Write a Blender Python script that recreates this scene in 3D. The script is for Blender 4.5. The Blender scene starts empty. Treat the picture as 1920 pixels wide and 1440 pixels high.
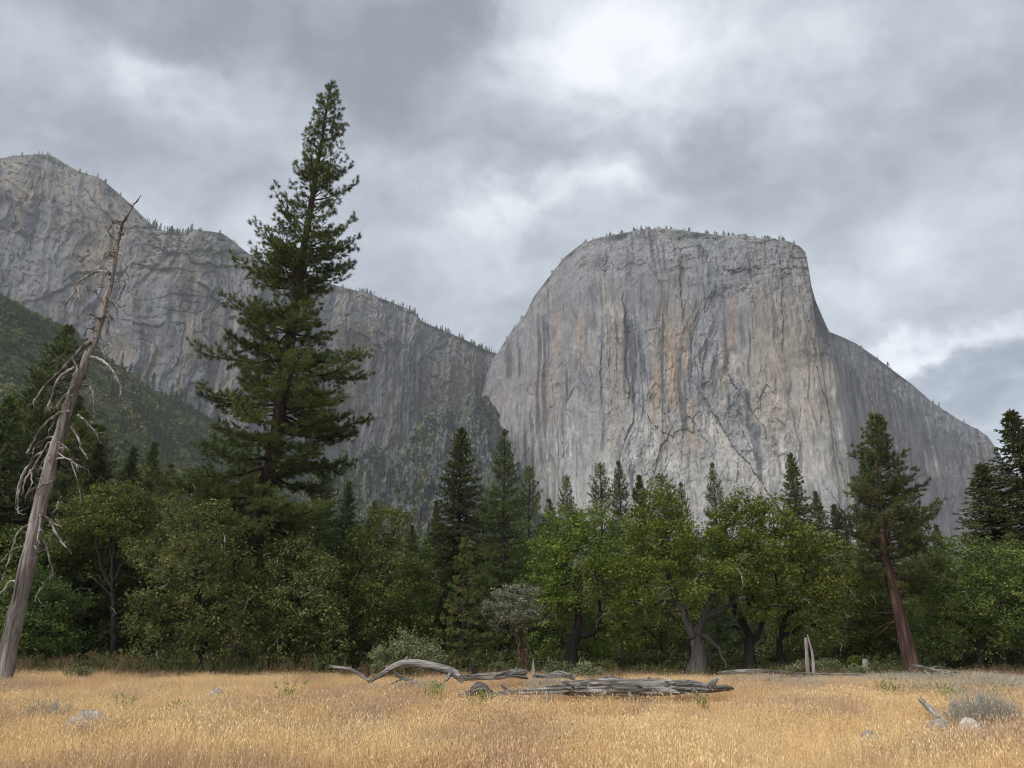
import bpy, math
import numpy as np
from mathutils import Vector

# ------------------------------------------------------------------ camera, sky, sun, exposure
F = 1443.0                       # focal length in pixels of the 1920 px wide photograph
CZ = 1.88                        # eye height
PITCH = math.atan((1210 - 720) / F)
CP, SP = math.cos(PITCH), math.sin(PITCH)
scene = bpy.context.scene
cam_d = bpy.data.cameras.new('camera')
cam = bpy.data.objects.new('camera', cam_d)
scene.collection.objects.link(cam)
cam.location = (0, 0, CZ)
cam.rotation_euler = (math.pi / 2 + PITCH, 0, 0)
cam_d.sensor_fit = 'HORIZONTAL'
cam_d.sensor_width = 36.0
cam_d.lens = 36.0 * F / 1920.0
cam_d.clip_start = 0.1
cam_d.clip_end = 60000
scene.camera = cam
scene.view_settings.view_transform = 'Standard'
scene.view_settings.look = 'None'
scene.view_settings.gamma = 1.0
scene.view_settings.exposure = 1.62
scene.render.engine = 'CYCLES'
scene.cycles.max_bounces = 5
scene.cycles.diffuse_bounces = 3
scene.cycles.glossy_bounces = 1
scene.cycles.transmission_bounces = 3
scene.cycles.transparent_max_bounces = 4
scene.cycles.volume_bounces = 0
scene.cycles.use_denoising = True
scene.cycles.filter_width = 1.05
try:
    scene.cycles.denoising_prefilter = 'ACCURATE'
except Exception:
    pass

SUN_DIR = Vector((-0.55, -0.62, 0.80)).normalized()      # towards the sun
SUN_EL = math.asin(SUN_DIR.z)
SUN_AZ = math.atan2(SUN_DIR.x, SUN_DIR.y)


def tanpt(px, py):
    """pixel of the photograph -> slopes (X/Y, (Z-CZ)/Y) of its sight line"""
    dx = (px - 960.0) / F
    dy = (720.0 - py) / F
    den = CP - dy * SP
    return dx / den, (SP + dy * CP) / den


def P(px, py, Y):
    a, b = tanpt(px, py)
    return np.array((a * Y, Y, CZ + b * Y))


def G(px, Y, z=0.0):
    """point on the ground at distance Y under pixel column px"""
    tz = (z - CZ) / Y
    dy = (tz * CP - SP) / (CP + tz * SP)
    return np.array(((px - 960.0) / F / (CP - dy * SP) * Y, Y, z))


def to_pix(tx, tz):
    dy = (tz * CP - SP) / (CP + tz * SP)
    return 960 + F * tx * (CP - dy * SP), 720 - F * dy


world = bpy.data.worlds.new('World')
scene.world = world
world.use_nodes = True


def build_world():
    nt = world.node_tree
    N, L = nt.nodes, nt.links
    N.clear()
    out = N.new('ShaderNodeOutputWorld')
    bg = N.new('ShaderNodeBackground')
    bg.inputs['Strength'].default_value = 0.1
    L.new(bg.outputs[0], out.inputs[0])
    sky = N.new('ShaderNodeTexSky')
    sky.sky_type = 'NISHITA'
    sky.sun_disc = False
    sky.sun_elevation = SUN_EL
    sky.sun_rotation = SUN_AZ
    sky.altitude = 1200
    tc = N.new('ShaderNodeTexCoord')

    def vm(op, a, b=None):
        n = N.new('ShaderNodeVectorMath')
        n.operation = op
        for i, v in enumerate((a, b)):
            if v is None:
                continue
            if isinstance(v, (tuple, list)):
                n.inputs[i].default_value = v
            else:
                L.new(v, n.inputs[i])
        return n.outputs['Value'] if op in ('DOT_PRODUCT', 'LENGTH') else n.outputs['Vector']

    def m(op, a, b=None, c=None, clamp=False):
        n = N.new('ShaderNodeMath')
        n.operation = op
        n.use_clamp = clamp
        for i, v in enumerate((a, b, c)):
            if v is None:
                continue
            if isinstance(v, (int, float)):
                n.inputs[i].default_value = v
            else:
                L.new(v, n.inputs[i])
        return n.outputs[0]

    def noise(vec, scale, detail, rough=0.5, dist=0.0):
        n = N.new('ShaderNodeTexNoise')
        n.inputs['Scale'].default_value = scale
        n.inputs['Detail'].default_value = detail
        n.inputs['Roughness'].default_value = rough
        n.inputs['Distortion'].default_value = dist
        L.new(vec, n.inputs['Vector'])
        return n
    d = vm('NORMALIZE', tc.outputs['Generated'])
    sep = N.new('ShaderNodeSeparateXYZ')
    L.new(d, sep.inputs[0])
    zz = m('ADD', m('MAXIMUM', sep.outputs['Z'], 0.0), 0.16)
    comb = N.new('ShaderNodeCombineXYZ')
    L.new(m('DIVIDE', sep.outputs['X'], zz), comb.inputs[0])
    L.new(m('DIVIDE', sep.outputs['Y'], zz), comb.inputs[1])
    comb.inputs[2].default_value = 3.7
    p = comb.outputs[0]                               # the cloud deck, seen in perspective
    w1 = noise(p, 1.5, 4, 0.55)
    w2 = noise(d, 7.0, 6, 0.62)
    wa = vm('SUBTRACT', w1.outputs['Color'], (0.5, 0.5, 0.5))
    wb = vm('SUBTRACT', w2.outputs['Color'], (0.5, 0.5, 0.5))
    dw = vm('ADD', d, vm('ADD', vm('MULTIPLY', wa, (0.17, 0.17, 0.17)), vm('MULTIPLY', wb, (0.20, 0.20, 0.20))))
    # heavier and thinner banks of cloud: (px, py, half sizes, turn in degrees, strength)
    banks = [(500, 60, 250, 75, 18, -.34), (700, 140, 190, 80, 5, -.22), (860, 45, 95, 70, -20, -.34), (330, 20, 120, 40, 10, -.16),
             (100, 190, 260, 110, 15, -.14), (60, 60, 160, 50, 10, .10), (290, 100, 80, 40, 38, .17), (450, 200, 150, 60, 20, .10),
             (1110, 130, 210, 110, -8, .26), (1330, 110, 170, 80, 0, .20), (1010, 275, 330, 60, 5, -.16), (960, 20, 60, 50, 0, .16),
             (1400, 350, 170, 110, 20, -.24), (1030, 390, 190, 36, -8, .24), (800, 480, 150, 90, -20, .05), (1540, 120, 140, 60, -10, -.18),
             (1850, 160, 170, 120, -30, -.22), (1690, 30, 200, 60, -5, .10), (1680, 330, 170, 120, -20, .14), (1640, 520, 190, 90, 0, .10),
             (1745, 672, 90, 24, -8, .46), (1850, 720, 110, 32, -5, -.24), (1850, 610, 160, 40, -10, -.05),
             (330, 330, 220, 90, 10, -.12), (700, 420, 130, 120, 0, -.06)]
    acc = None
    for (px, py, sx, sy, rot, amp) in banks:
        a, b = tanpt(px, py)
        c = Vector((a, 1.0, b)).normalized()
        e1 = Vector((1, 0, 0)) - c * c.x
        e1.normalize()
        e2 = c.cross(e1) * -1
        if e2.z < 0:
            e2 = -e2
        r = math.radians(-rot)
        f1 = (e1 * math.cos(r) + e2 * math.sin(r)) * (F / sx) * 0.95
        f2 = (-e1 * math.sin(r) + e2 * math.cos(r)) * (F / sy) * 0.95
        u = vm('DOT_PRODUCT', dw, tuple(f1))
        v = vm('DOT_PRODUCT', dw, tuple(f2))
        q = m('MULTIPLY_ADD', u, u, m('MULTIPLY', v, v))
        g = m('POWER', 0.42, q)
        g = m('MULTIPLY', g, m('GREATER_THAN', vm('DOT_PRODUCT', d, tuple(c)), 0.0))
        acc = m('MULTIPLY', g, amp) if acc is None else m('MULTIPLY_ADD', g, amp, acc)
    pd = vm('ADD', p, vm('MULTIPLY', wa, (.55, .55, .55)))
    n1 = noise(pd, 1.2, 8, 0.60, 0.2)
    n2 = noise(pd, 4.4, 6, 0.58, 0.2)
    n3 = noise(vm('ADD', d, vm('MULTIPLY', wb, (.12, .12, .12))), 9.0, 6, 0.58)
    f = m('MULTIPLY_ADD', m('SUBTRACT', n1.outputs['Fac'], 0.5), 0.90, m('MULTIPLY', acc, 1.45))
    f = m('MULTIPLY', m('TANH', m('MULTIPLY', f, 2.1)), 0.52)
    f = m('MULTIPLY_ADD', m('SUBTRACT', n2.outputs['Fac'], 0.5), 0.78, f)
    f = m('MULTIPLY_ADD', m('SUBTRACT', n3.outputs['Fac'], 0.5), 0.62, f)
    f = m('ADD', f, 0.49)
    ramp = N.new('ShaderNodeValToRGB')
    e = ramp.color_ramp.elements
    cols = [(0.0, (.110, .122, .138)), (0.25, (.153, .169, .189)), (0.50, (.217, .235, .256)), (0.75, (.298, .317, .337)), (1.0, (.410, .428, .444))]
    e[0].position, e[0].color = cols[0][0], (*cols[0][1], 1)
    e[1].position, e[1].color = cols[-1][0], (*cols[-1][1], 1)
    for q, c in cols[1:-1]:
        k = e.new(q)
        k.color = (*c, 1)
    L.new(f, ramp.inputs[0])
    sc = vm('MULTIPLY', ramp.outputs['Color'], (8.35, 8.25, 8.2))
    mix = N.new('ShaderNodeMix')
    mix.data_type = 'RGBA'
    mix.inputs['Factor'].default_value = 0.08
    L.new(sc, mix.inputs[6])
    L.new(sky.outputs[0], mix.inputs[7])
    L.new(mix.outputs[2], bg.inputs['Color'])
    world.cycles.sampling_method = 'MANUAL'
    world.cycles.sample_map_resolution = 512


build_world()
sun_d = bpy.data.lights.new('sun', 'SUN')
sun_d.energy = 1.5
sun_d.angle = math.radians(48)
sun_d.color = (1.0, .965, .92)
sun = bpy.data.objects.new('sun', sun_d)
scene.collection.objects.link(sun)
sun.rotation_euler = SUN_DIR.to_track_quat('Z', 'Y').to_euler()
sun.location = (0, -50, 200)

# ------------------------------------------------------------------ helpers
COL = scene.collection


def put(name, data, parent=None, kind=None, label=None, cat=None, group=None, loc=None):
    o = bpy.data.objects.new(name, data)
    COL.objects.link(o)
    if parent is not None:
        o.parent = parent
    if loc is not None:
        o.location = loc
    if kind:
        o['kind'] = kind
    if label:
        o['label'] = label
    if cat:
        o['category'] = cat
    if group:
        o['group'] = group
    return o


def mesh_np(name, V, polys, mat=None, attrs=None, smooth=False, colors=None):
    """V (n,3); polys list of (k,n) index arrays; attrs {name: float array}; colors {name: (n,3) array}"""
    me = bpy.data.meshes.new(name)
    V = np.ascontiguousarray(V, dtype=np.float32)
    me.vertices.add(len(V))
    me.vertices.foreach_set('co', V.ravel())
    polys = [np.asarray(p, dtype=np.int32) for p in polys if len(p)]
    loops = np.concatenate([p.ravel() for p in polys])
    tot = np.concatenate([np.full(len(p), p.shape[1], dtype=np.int32) for p in polys])
    start = np.concatenate(([0], np.cumsum(tot)[:-1])).astype(np.int32)
    me.loops.add(len(loops))
    me.loops.foreach_set('vertex_index', loops)
    me.polygons.add(len(tot))
    me.polygons.foreach_set('loop_start', start)
    me.polygons.foreach_set('use_smooth', np.full(len(tot), bool(smooth)))
    for k, a in (attrs or {}).items():
        at = me.attributes.new(k, 'FLOAT', 'POINT')
        at.data.foreach_set('value', np.ascontiguousarray(a, dtype=np.float32))
    for k, a in (colors or {}).items():
        at = me.attributes.new(k, 'FLOAT_COLOR', 'POINT')
        c = np.ones((len(V), 4), dtype=np.float32)
        c[:, :3] = a
        at.data.foreach_set('color', c.ravel())
    if mat is not None:
        me.materials.append(mat)
    me.update(calc_edges=True)
    return me


class Geo:
    def __init__(self):
        self.V, self.p, self.A, self.n = [], {}, [], 0

    def add(self, V, F_, a=0.5):
        V = np.asarray(V, dtype=np.float64)
        F_ = np.asarray(F_)
        self.V.append(V)
        self.p.setdefault(F_.shape[1], []).append(F_ + self.n)
        self.A.append(np.broadcast_to(np.asarray(a, dtype=np.float64), (len(V),)))
        self.n += len(V)

    def mesh(self, name, mat, smooth=False, off=None):
        V = np.concatenate(self.V)
        if off is not None:
            V = V - np.asarray(off)
        return mesh_np(name, V, [np.concatenate(x) for x in self.p.values()], mat, {'tint': np.concatenate(self.A)}, smooth)


def unit(v):
    return v / np.maximum(np.linalg.norm(v, axis=-1, keepdims=True), 1e-9)


def prisms(geo, A, B, ra, rb, sides=4, a=0.5):
    """tapered prisms for arrays of segments"""
    A, B = np.asarray(A, float), np.asarray(B, float)
    n = len(A)
    if n == 0:
        return
    ra, rb = np.broadcast_to(ra, (n,)), np.broadcast_to(rb, (n,))
    d = unit(B - A)
    ref = np.where(np.abs(d[:, 2:3]) > .9, np.array([[1., 0, 0]]), np.array([[0, 0, 1.]]))
    u = unit(np.cross(d, ref))
    v = np.cross(d, u)
    th = np.arange(sides) * 2 * math.pi / sides
    c, s = np.cos(th)[None, :, None], np.sin(th)[None, :, None]
    ring = u[:, None, :] * c + v[:, None, :] * s
    VA = A[:, None, :] + ring * ra[:, None, None]
    VB = B[:, None, :] + d[:, None, :] * (rb[:, None, None] * .3) + ring * rb[:, None, None]
    V = np.concatenate([VA, VB], 1).reshape(-1, 3)
    k = np.arange(sides)
    f = np.stack([k, (k + 1) % sides, (k + 1) % sides + sides, k + sides], 1)
    Fc = (f[None] + (np.arange(n) * 2 * sides)[:, None, None]).reshape(-1, 4)
    geo.add(V, Fc, np.repeat(np.broadcast_to(a, (n,)), 2 * sides))


def tube(geo, path, rad, sides=8, rough=0.0, rng=None, a=0.5, cap=True, flute=0.0):
    path = np.asarray(path, float)
    rad = np.broadcast_to(np.asarray(rad, float), (len(path),))
    n = len(path)
    t = np.gradient(path, axis=0)
    t = unit(t)
    ref = np.array([0., 0, 1.]) if abs(t[:, 2]).mean() < .8 else np.array([1., 0, 0])
    u = unit(np.cross(t, ref))
    v = np.cross(t, u)
    th = np.arange(sides) * 2 * math.pi / sides
    R = rad[:, None] * np.ones((1, sides))
    if rough and rng is not None:
        lane = rng.normal(0, 1, (1, sides)) * .7
        R = R * (1 + rough * (lane + rng.normal(0, .6, (n, sides))))
    V = path[:, None, :] + (u[:, None, :] * np.cos(th)[None, :, None] + v[:, None, :] * np.sin(th)[None, :, None]) * R[:, :, None]
    i, j = np.meshgrid(np.arange(n - 1), np.arange(sides), indexing='ij')
    i, j = i.ravel(), j.ravel()
    q = np.stack([i * sides + j, i * sides + (j + 1) % sides, (i + 1) * sides + (j + 1) % sides, (i + 1) * sides + j], 1)
    geo.add(V.reshape(-1, 3), q, a)
    if cap:
        for e, sgn in ((0, -1), (n - 1, 1)):
            ringv = V[e]
            c = ringv.mean(0) + t[e] * sgn * rad[e] * .25
            k = np.arange(sides)
            f = np.stack([k, (k + 1) % sides, np.full(sides, sides)], 1)
            if sgn < 0:
                f = f[:, ::-1]
            geo.add(np.vstack([ringv, c]), f, a)


def smooth_path(pts, n):
    """Catmull-Rom through points"""
    p = np.asarray(pts, float)
    p = np.vstack([2 * p[0] - p[1], p, 2 * p[-1] - p[-2]])
    segs = len(p) - 3
    out = []
    for t in np.linspace(0, segs - 1e-6, n):
        i = int(t)
        f = t - i
        a, b, c, d = p[i], p[i + 1], p[i + 2], p[i + 3]
        out.append(.5 * ((2 * b) + (c - a) * f + (2 * a - 5 * b + 4 * c - d) * f * f + (3 * b - a - 3 * c + d) * f ** 3))
    return np.array(out)


# -------- lattice noise
def _hash(ix, iy, s):
    h = (ix.astype(np.int64) * 374761393 + iy.astype(np.int64) * 668265263 + s * 1274126177) & 0xFFFFFFFF
    h = ((h ^ (h >> 13)) * 1274126177) & 0xFFFFFFFF
    h = ((h ^ (h >> 16)) * 2246822519) & 0xFFFFFFFF
    h = h ^ (h >> 15)
    return (h & 0xFFFFFF) / float(0xFFFFFF)


def vnoise(x, y, s=0):
    ix, iy = np.floor(x), np.floor(y)
    fx, fy = x - ix, y - iy
    fx = fx * fx * fx * (fx * (fx * 6 - 15) + 10)
    fy = fy * fy * fy * (fy * (fy * 6 - 15) + 10)
    a, b = _hash(ix, iy, s), _hash(ix + 1, iy, s)
    c, d = _hash(ix, iy + 1, s), _hash(ix + 1, iy + 1, s)
    return (a * (1 - fx) + b * fx) * (1 - fy) + (c * (1 - fx) + d * fx) * fy - .5


def fbm(x, y, o=5, s=0, g=.5):
    r, a = 0, 1.0
    for k in range(o):
        r = r + a * vnoise(x, y, s + k * 17)
        x, y, a = x * 2.03 + 7.1, y * 2.03 + 3.3, a * g
    return r


def ridged(x, y, o=4, s=0):
    r, a = 0, 1.0
    for k in range(o):
        r = r + a * (1 - np.abs(vnoise(x, y, s + k * 13)) * 4)
        x, y, a = x * 2.1 + 1.7, y * 2.1 + 9.2, a * .5
    return r


def voronoi(x, y, s=0):
    """per-cell random value and distance to the cell border"""
    ix, iy = np.floor(x), np.floor(y)
    d1 = np.full(x.shape, 9.0)
    d2 = np.full(x.shape, 9.0)
    val = np.zeros(x.shape)
    for di in (-1, 0, 1):
        for dj in (-1, 0, 1):
            cx, cy = ix + di, iy + dj
            px_ = cx + _hash(cx, cy, s + 5)
            py_ = cy + _hash(cx, cy, s + 6)
            d = (px_ - x) ** 2 + (py_ - y) ** 2
            r = _hash(cx, cy, s + 7)
            nearer = d < d1
            d2 = np.where(nearer, d1, np.minimum(d2, d))
            val = np.where(nearer, r, val)
            d1 = np.where(nearer, d, d1)
    return val, np.sqrt(d2) - np.sqrt(d1)


def sstep(a, b, x):
    t = np.clip((x - a) / (b - a), 0, 1)
    return t * t * (3 - 2 * t)


# -------- materials
def new_mat(name):
    mt = bpy.data.materials.new(name)
    mt.use_nodes = True
    nt = mt.node_tree
    nt.nodes.clear()
    out = nt.nodes.new('ShaderNodeOutputMaterial')
    return mt, nt, nt.nodes, nt.links, out


def ramp_node(N, stops, interp='LINEAR'):
    r = N.new('ShaderNodeValToRGB')
    r.color_ramp.interpolation = interp
    e = r.color_ramp.elements
    e[0].position, e[0].color = stops[0][0], (*stops[0][1], 1)
    e[1].position, e[1].color = stops[-1][0], (*stops[-1][1], 1)
    for q, c in stops[1:-1]:
        k = e.new(q)
        k.color = (*c, 1)
    return r


def leaf_mat(name, dark, mid, light, trans=.25, dead=None, hue_var=.035, inst=False):
    mt, nt, N, L, out = new_mat(name)
    at = N.new('ShaderNodeAttribute')
    at.attribute_name = 'tint'
    stops = [(0.0, dark), (0.5, mid), (0.93, light)]
    if dead:
        stops.append((1.0, dead))
    r = ramp_node(N, stops)
    L.new(at.outputs['Fac'], r.inputs[0])
    oi = N.new('ShaderNodeObjectInfo')
    hsv = N.new('ShaderNodeHueSaturation')
    mr = N.new('ShaderNodeMapRange')
    mr.inputs['To Min'].default_value = .5 - hue_var
    mr.inputs['To Max'].default_value = .5 + hue_var * .6
    L.new(oi.outputs['Random'], mr.inputs['Value'])
    mr2 = N.new('ShaderNodeMapRange')
    mr2.inputs['To Min'].default_value = .80
    mr2.inputs['To Max'].default_value = 1.2
    w = N.new('ShaderNodeMath')
    w.operation = 'FRACT'
    mu = N.new('ShaderNodeMath')
    mu.operation = 'MULTIPLY'
    mu.inputs[1].default_value = 7.31
    L.new(oi.outputs['Random'], mu.inputs[0])
    L.new(mu.outputs[0], w.inputs[0])
    L.new(w.outputs[0], mr2.inputs['Value'])
    L.new(mr.outputs[0], hsv.inputs['Hue'])
    L.new(mr2.outputs[0], hsv.inputs['Value'])
    L.new(r.outputs[0], hsv.inputs['Color'])
    df = N.new('ShaderNodeBsdfPrincipled')
    df.inputs['Roughness'].default_value = .65
    df.inputs['Specular IOR Level'].default_value = .10
    L.new(hsv.outputs[0], df.inputs['Base Color'])
    if trans > 0:
        tr = N.new('ShaderNodeBsdfTranslucent')
        L.new(hsv.outputs[0], tr.inputs['Color'])
        mx = N.new('ShaderNodeMixShader')
        mx.inputs[0].default_value = trans
        L.new(df.outputs[0], mx.inputs[1])
        L.new(tr.outputs[0], mx.inputs[2])
        L.new(mx.outputs[0], out.inputs[0])
    else:
        L.new(df.outputs[0], out.inputs[0])
    return mt


def wood_mat(name, stops, scale=(6, 6, .7), bump=.5, coarse=(1.2, 1.2, .35), patch=None):
    """bark or weathered wood: grain stretched along the object's own z or x axis"""
    mt, nt, N, L, out = new_mat(name)
    tc = N.new('ShaderNodeTexCoord')
    mp = N.new('ShaderNodeMapping')
    mp.inputs['Scale'].default_value = scale
    L.new(tc.outputs['Object'], mp.inputs[0])
    n = N.new('ShaderNodeTexNoise')
    n.inputs['Scale'].default_value = 1.0
    n.inputs['Detail'].default_value = 7
    n.inputs['Roughness'].default_value = .62
    n.inputs['Distortion'].default_value = .4
    L.new(mp.outputs[0], n.inputs['Vector'])
    mp2 = N.new('ShaderNodeMapping')
    mp2.inputs['Scale'].default_value = coarse
    L.new(tc.outputs['Object'], mp2.inputs[0])
    n2 = N.new('ShaderNodeTexNoise')
    n2.inputs['Scale'].default_value = 1.0
    n2.inputs['Detail'].default_value = 4
    L.new(mp2.outputs[0], n2.inputs['Vector'])
    r = ramp_node(N, stops)
    ad = N.new('ShaderNodeMath')
    ad.operation = 'MULTIPLY_ADD'
    ad.inputs[1].default_value = .55
    L.new(n2.outputs['Fac'], ad.inputs[0])
    mu = N.new('ShaderNodeMath')
    mu.operation = 'MULTIPLY'
    mu.inputs[1].default_value = .9
    L.new(n.outputs['Fac'], mu.inputs[0])
    sb = N.new('ShaderNodeMath')
    sb.operation = 'SUBTRACT'
    sb.inputs[1].default_value = .22
    L.new(mu.outputs[0], sb.inputs[0])
    L.new(sb.outputs[0], ad.inputs[2])
    L.new(ad.outputs[0], r.inputs[0])
    col = r.outputs[0]
    if patch:
        n3 = N.new('ShaderNodeTexNoise')
        n3.inputs['Scale'].default_value = patch[1]
        n3.inputs['Detail'].default_value = 5
        L.new(tc.outputs['Object'], n3.inputs['Vector'])
        pr = ramp_node(N, [(patch[2], (0, 0, 0)), (patch[2] + .08, (1, 1, 1))])
        L.new(n3.outputs['Fac'], pr.inputs[0])
        mx = N.new('ShaderNodeMix')
        mx.data_type = 'RGBA'
        L.new(pr.outputs[0], mx.inputs['Factor'])
        L.new(col, mx.inputs[6])
        mx.inputs[7].default_value = (*patch[0], 1)
        col = mx.outputs[2]
    b = N.new('ShaderNodeBsdfPrincipled')
    b.inputs['Roughness'].default_value = .9
    b.inputs['Specular IOR Level'].default_value = .15
    L.new(col, b.inputs['Base Color'])
    bp = N.new('ShaderNodeBump')
    bp.inputs['Strength'].default_value = bump
    bp.inputs['Distance'].default_value = .06
    L.new(n.outputs['Fac'], bp.inputs['Height'])
    L.new(bp.outputs[0], b.inputs['Normal'])
    L.new(b.outputs[0], out.inputs[0])
    return mt

# ------------------------------------------------------------------ ground
def gz(x, y):
    """gentle relief of the meadow"""
    x, y = np.asarray(x, float), np.asarray(y, float)
    r = fbm(x / 9.0 + 3, y / 9.0, 3, 5) * .16 + fbm(x / 31.0, y / 31.0, 2, 9) * .25
    return r * sstep(400, 120, np.hypot(x, y)) * sstep(2, 9, np.hypot(x, y))


def ground_mat():
    mt, nt, N, L, out = new_mat('meadow_soil')
    tc = N.new('ShaderNodeTexCoord')
    n = N.new('ShaderNodeTexNoise')
    n.inputs['Scale'].default_value = .35
    n.inputs['Detail'].default_value = 9
    n.inputs['Roughness'].default_value = .65
    L.new(tc.outputs['Object'], n.inputs['Vector'])
    n2 = N.new('ShaderNodeTexNoise')
    n2.inputs['Scale'].default_value = 9
    n2.inputs['Detail'].default_value = 6
    L.new(tc.outputs['Object'], n2.inputs['Vector'])
    r = ramp_node(N, [(.25, (.20, .14, .085)), (.45, (.34, .235, .13)), (.6, (.42, .30, .165)), (.8, (.33, .27, .20))])
    mx = N.new('ShaderNodeMath')
    mx.operation = 'MULTIPLY_ADD'
    mx.inputs[1].default_value = .5
    L.new(n2.outputs['Fac'], mx.inputs[0])
    h = N.new('ShaderNodeMath')
    h.operation = 'MULTIPLY'
    h.inputs[1].default_value = .5
    L.new(n.outputs['Fac'], h.inputs[0])
    L.new(h.outputs[0], mx.inputs[2])
    L.new(mx.outputs[0], r.inputs[0])
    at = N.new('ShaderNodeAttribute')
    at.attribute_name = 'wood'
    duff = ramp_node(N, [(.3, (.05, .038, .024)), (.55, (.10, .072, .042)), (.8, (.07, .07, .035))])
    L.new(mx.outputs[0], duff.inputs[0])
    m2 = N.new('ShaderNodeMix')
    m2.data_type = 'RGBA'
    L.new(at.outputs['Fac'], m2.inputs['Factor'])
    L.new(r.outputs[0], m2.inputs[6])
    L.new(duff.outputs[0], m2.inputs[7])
    b = N.new('ShaderNodeBsdfPrincipled')
    b.inputs['Roughness'].default_value = .95
    b.inputs['Specular IOR Level'].default_value = .1
    L.new(m2.outputs[2], b.inputs['Base Color'])
    bp = N.new('ShaderNodeBump')
    bp.inputs['Strength'].default_value = .6
    bp.inputs['Distance'].default_value = .05
    L.new(n2.outputs['Fac'], bp.inputs['Height'])
    L.new(bp.outputs[0], b.inputs['Normal'])
    L.new(b.outputs[0], out.inputs[0])
    return mt


def forest_edge(x):
    return 52.5 + 2.0 * np.sin(x * .11) + 1.5 * np.sin(x * .31 + 1)


def build_ground():
    ax = np.unique(np.concatenate([np.linspace(-60, 60, 121), np.linspace(60, 300, 25), np.geomspace(300, 9000, 14),
                                   -np.linspace(60, 300, 25), -np.geomspace(300, 9000, 14)]))
    ay = np.unique(np.concatenate([np.linspace(-30, 80, 111), np.linspace(80, 300, 23), np.geomspace(300, 9000, 14),
                                   -np.geomspace(30, 9000, 20)]))
    X, Y = np.meshgrid(ax, ay, indexing='ij')
    Z = gz(X, Y)
    n, m = X.shape
    i, j = np.meshgrid(np.arange(n - 1), np.arange(m - 1), indexing='ij')
    i, j = i.ravel(), j.ravel()
    q = np.stack([i * m + j, (i + 1) * m + j, (i + 1) * m + j + 1, i * m + j + 1], 1)
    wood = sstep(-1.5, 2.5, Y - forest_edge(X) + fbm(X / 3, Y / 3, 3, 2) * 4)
    me = mesh_np('ground', np.stack([X, Y, Z], -1).reshape(-1, 3), [q], ground_mat(), {'wood': wood.ravel()}, True)
    put('ground', me, kind='structure')


build_ground()


# ------------------------------------------------------------------ granite walls
def granite_mat(name, scale_h=1.0):
    """grey to tan granite: the big stains come from the mesh, streaks and grain from noise drawn out downwards"""
    mt, nt, N, L, out = new_mat(name)
    tc = N.new('ShaderNodeTexCoord')
    ca = N.new('ShaderNodeAttribute')
    ca.attribute_name = 'rock'

    def noise(sc, detail, rough=.6, dist=0.):
        mp = N.new('ShaderNodeMapping')
        mp.inputs['Scale'].default_value = sc
        L.new(tc.outputs['Object'], mp.inputs[0])
        n = N.new('ShaderNodeTexNoise')
        n.inputs['Scale'].default_value = 1
        n.inputs['Detail'].default_value = detail
        n.inputs['Roughness'].default_value = rough
        n.inputs['Distortion'].default_value = dist
        L.new(mp.outputs[0], n.inputs['Vector'])
        return n
    st = noise((.11, .07, .0050), 8, .72, .3)
    st2 = noise((.30, .2, .016), 5, .65, .2)
    gr = noise((.16, .1, .12), 6, .7)
    r1 = ramp_node(N, [(.36, (.34, .36, .40)), (.45, (.82, .82, .84)), (.53, (1.03, 1.01, .98)), (.64, (1.42, 1.38, 1.32))])
    L.new(st.outputs['Fac'], r1.inputs[0])
    r2 = ramp_node(N, [(.34, (.50, .51, .53)), (.46, (.92, .92, .92)), (.55, (1.06, 1.06, 1.05)), (.68, (1.40, 1.39, 1.36))])
    av = N.new('ShaderNodeMath')
    av.operation = 'MULTIPLY_ADD'
    av.inputs[1].default_value = .5
    hv = N.new('ShaderNodeMath')
    hv.operation = 'MULTIPLY'
    hv.inputs[1].default_value = .5
    L.new(st2.outputs['Fac'], hv.inputs[0])
    L.new(gr.outputs['Fac'], av.inputs[0])
    L.new(hv.outputs[0], av.inputs[2])
    L.new(av.outputs[0], r2.inputs[0])
    m1 = N.new('ShaderNodeMix')
    m1.data_type = 'RGBA'
    m1.blend_type = 'MULTIPLY'
    slab = noise((.010, .008, .006), 3, .5)
    sl = N.new('ShaderNodeMapRange')
    sl.inputs['From Min'].default_value = .40
    sl.inputs['From Max'].default_value = .60
    sl.inputs['To Min'].default_value = .30
    sl.inputs['To Max'].default_value = .85
    L.new(slab.outputs['Fac'], sl.inputs['Value'])
    L.new(sl.outputs[0], m1.inputs['Factor'])
    L.new(ca.outputs['Color'], m1.inputs[6])
    L.new(r1.outputs[0], m1.inputs[7])
    m2 = N.new('ShaderNodeMix')
    m2.data_type = 'RGBA'
    m2.blend_type = 'MULTIPLY'
    m2.inputs['Factor'].default_value = .85
    L.new(m1.outputs[2], m2.inputs[6])
    L.new(r2.outputs[0], m2.inputs[7])
    b = N.new('ShaderNodeBsdfPrincipled')
    b.inputs['Roughness'].default_value = .9
    b.inputs['Specular IOR Level'].default_value = .15
    L.new(m2.outputs[2], b.inputs['Base Color'])
    bp = N.new('ShaderNodeBump')
    bp.inputs['Strength'].default_value = .7
    bp.inputs['Distance'].default_value = 3.0
    L.new(gr.outputs['Fac'], bp.inputs['Height'])
    L.new(bp.outputs[0], b.inputs['Normal'])
    L.new(b.outputs[0], out.inputs[0])
    return mt


ROCK = .53


def skyline(pts):
    a = np.array([tanpt(*p) for p in pts])
    return a[:, 0], a[:, 1]


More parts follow.
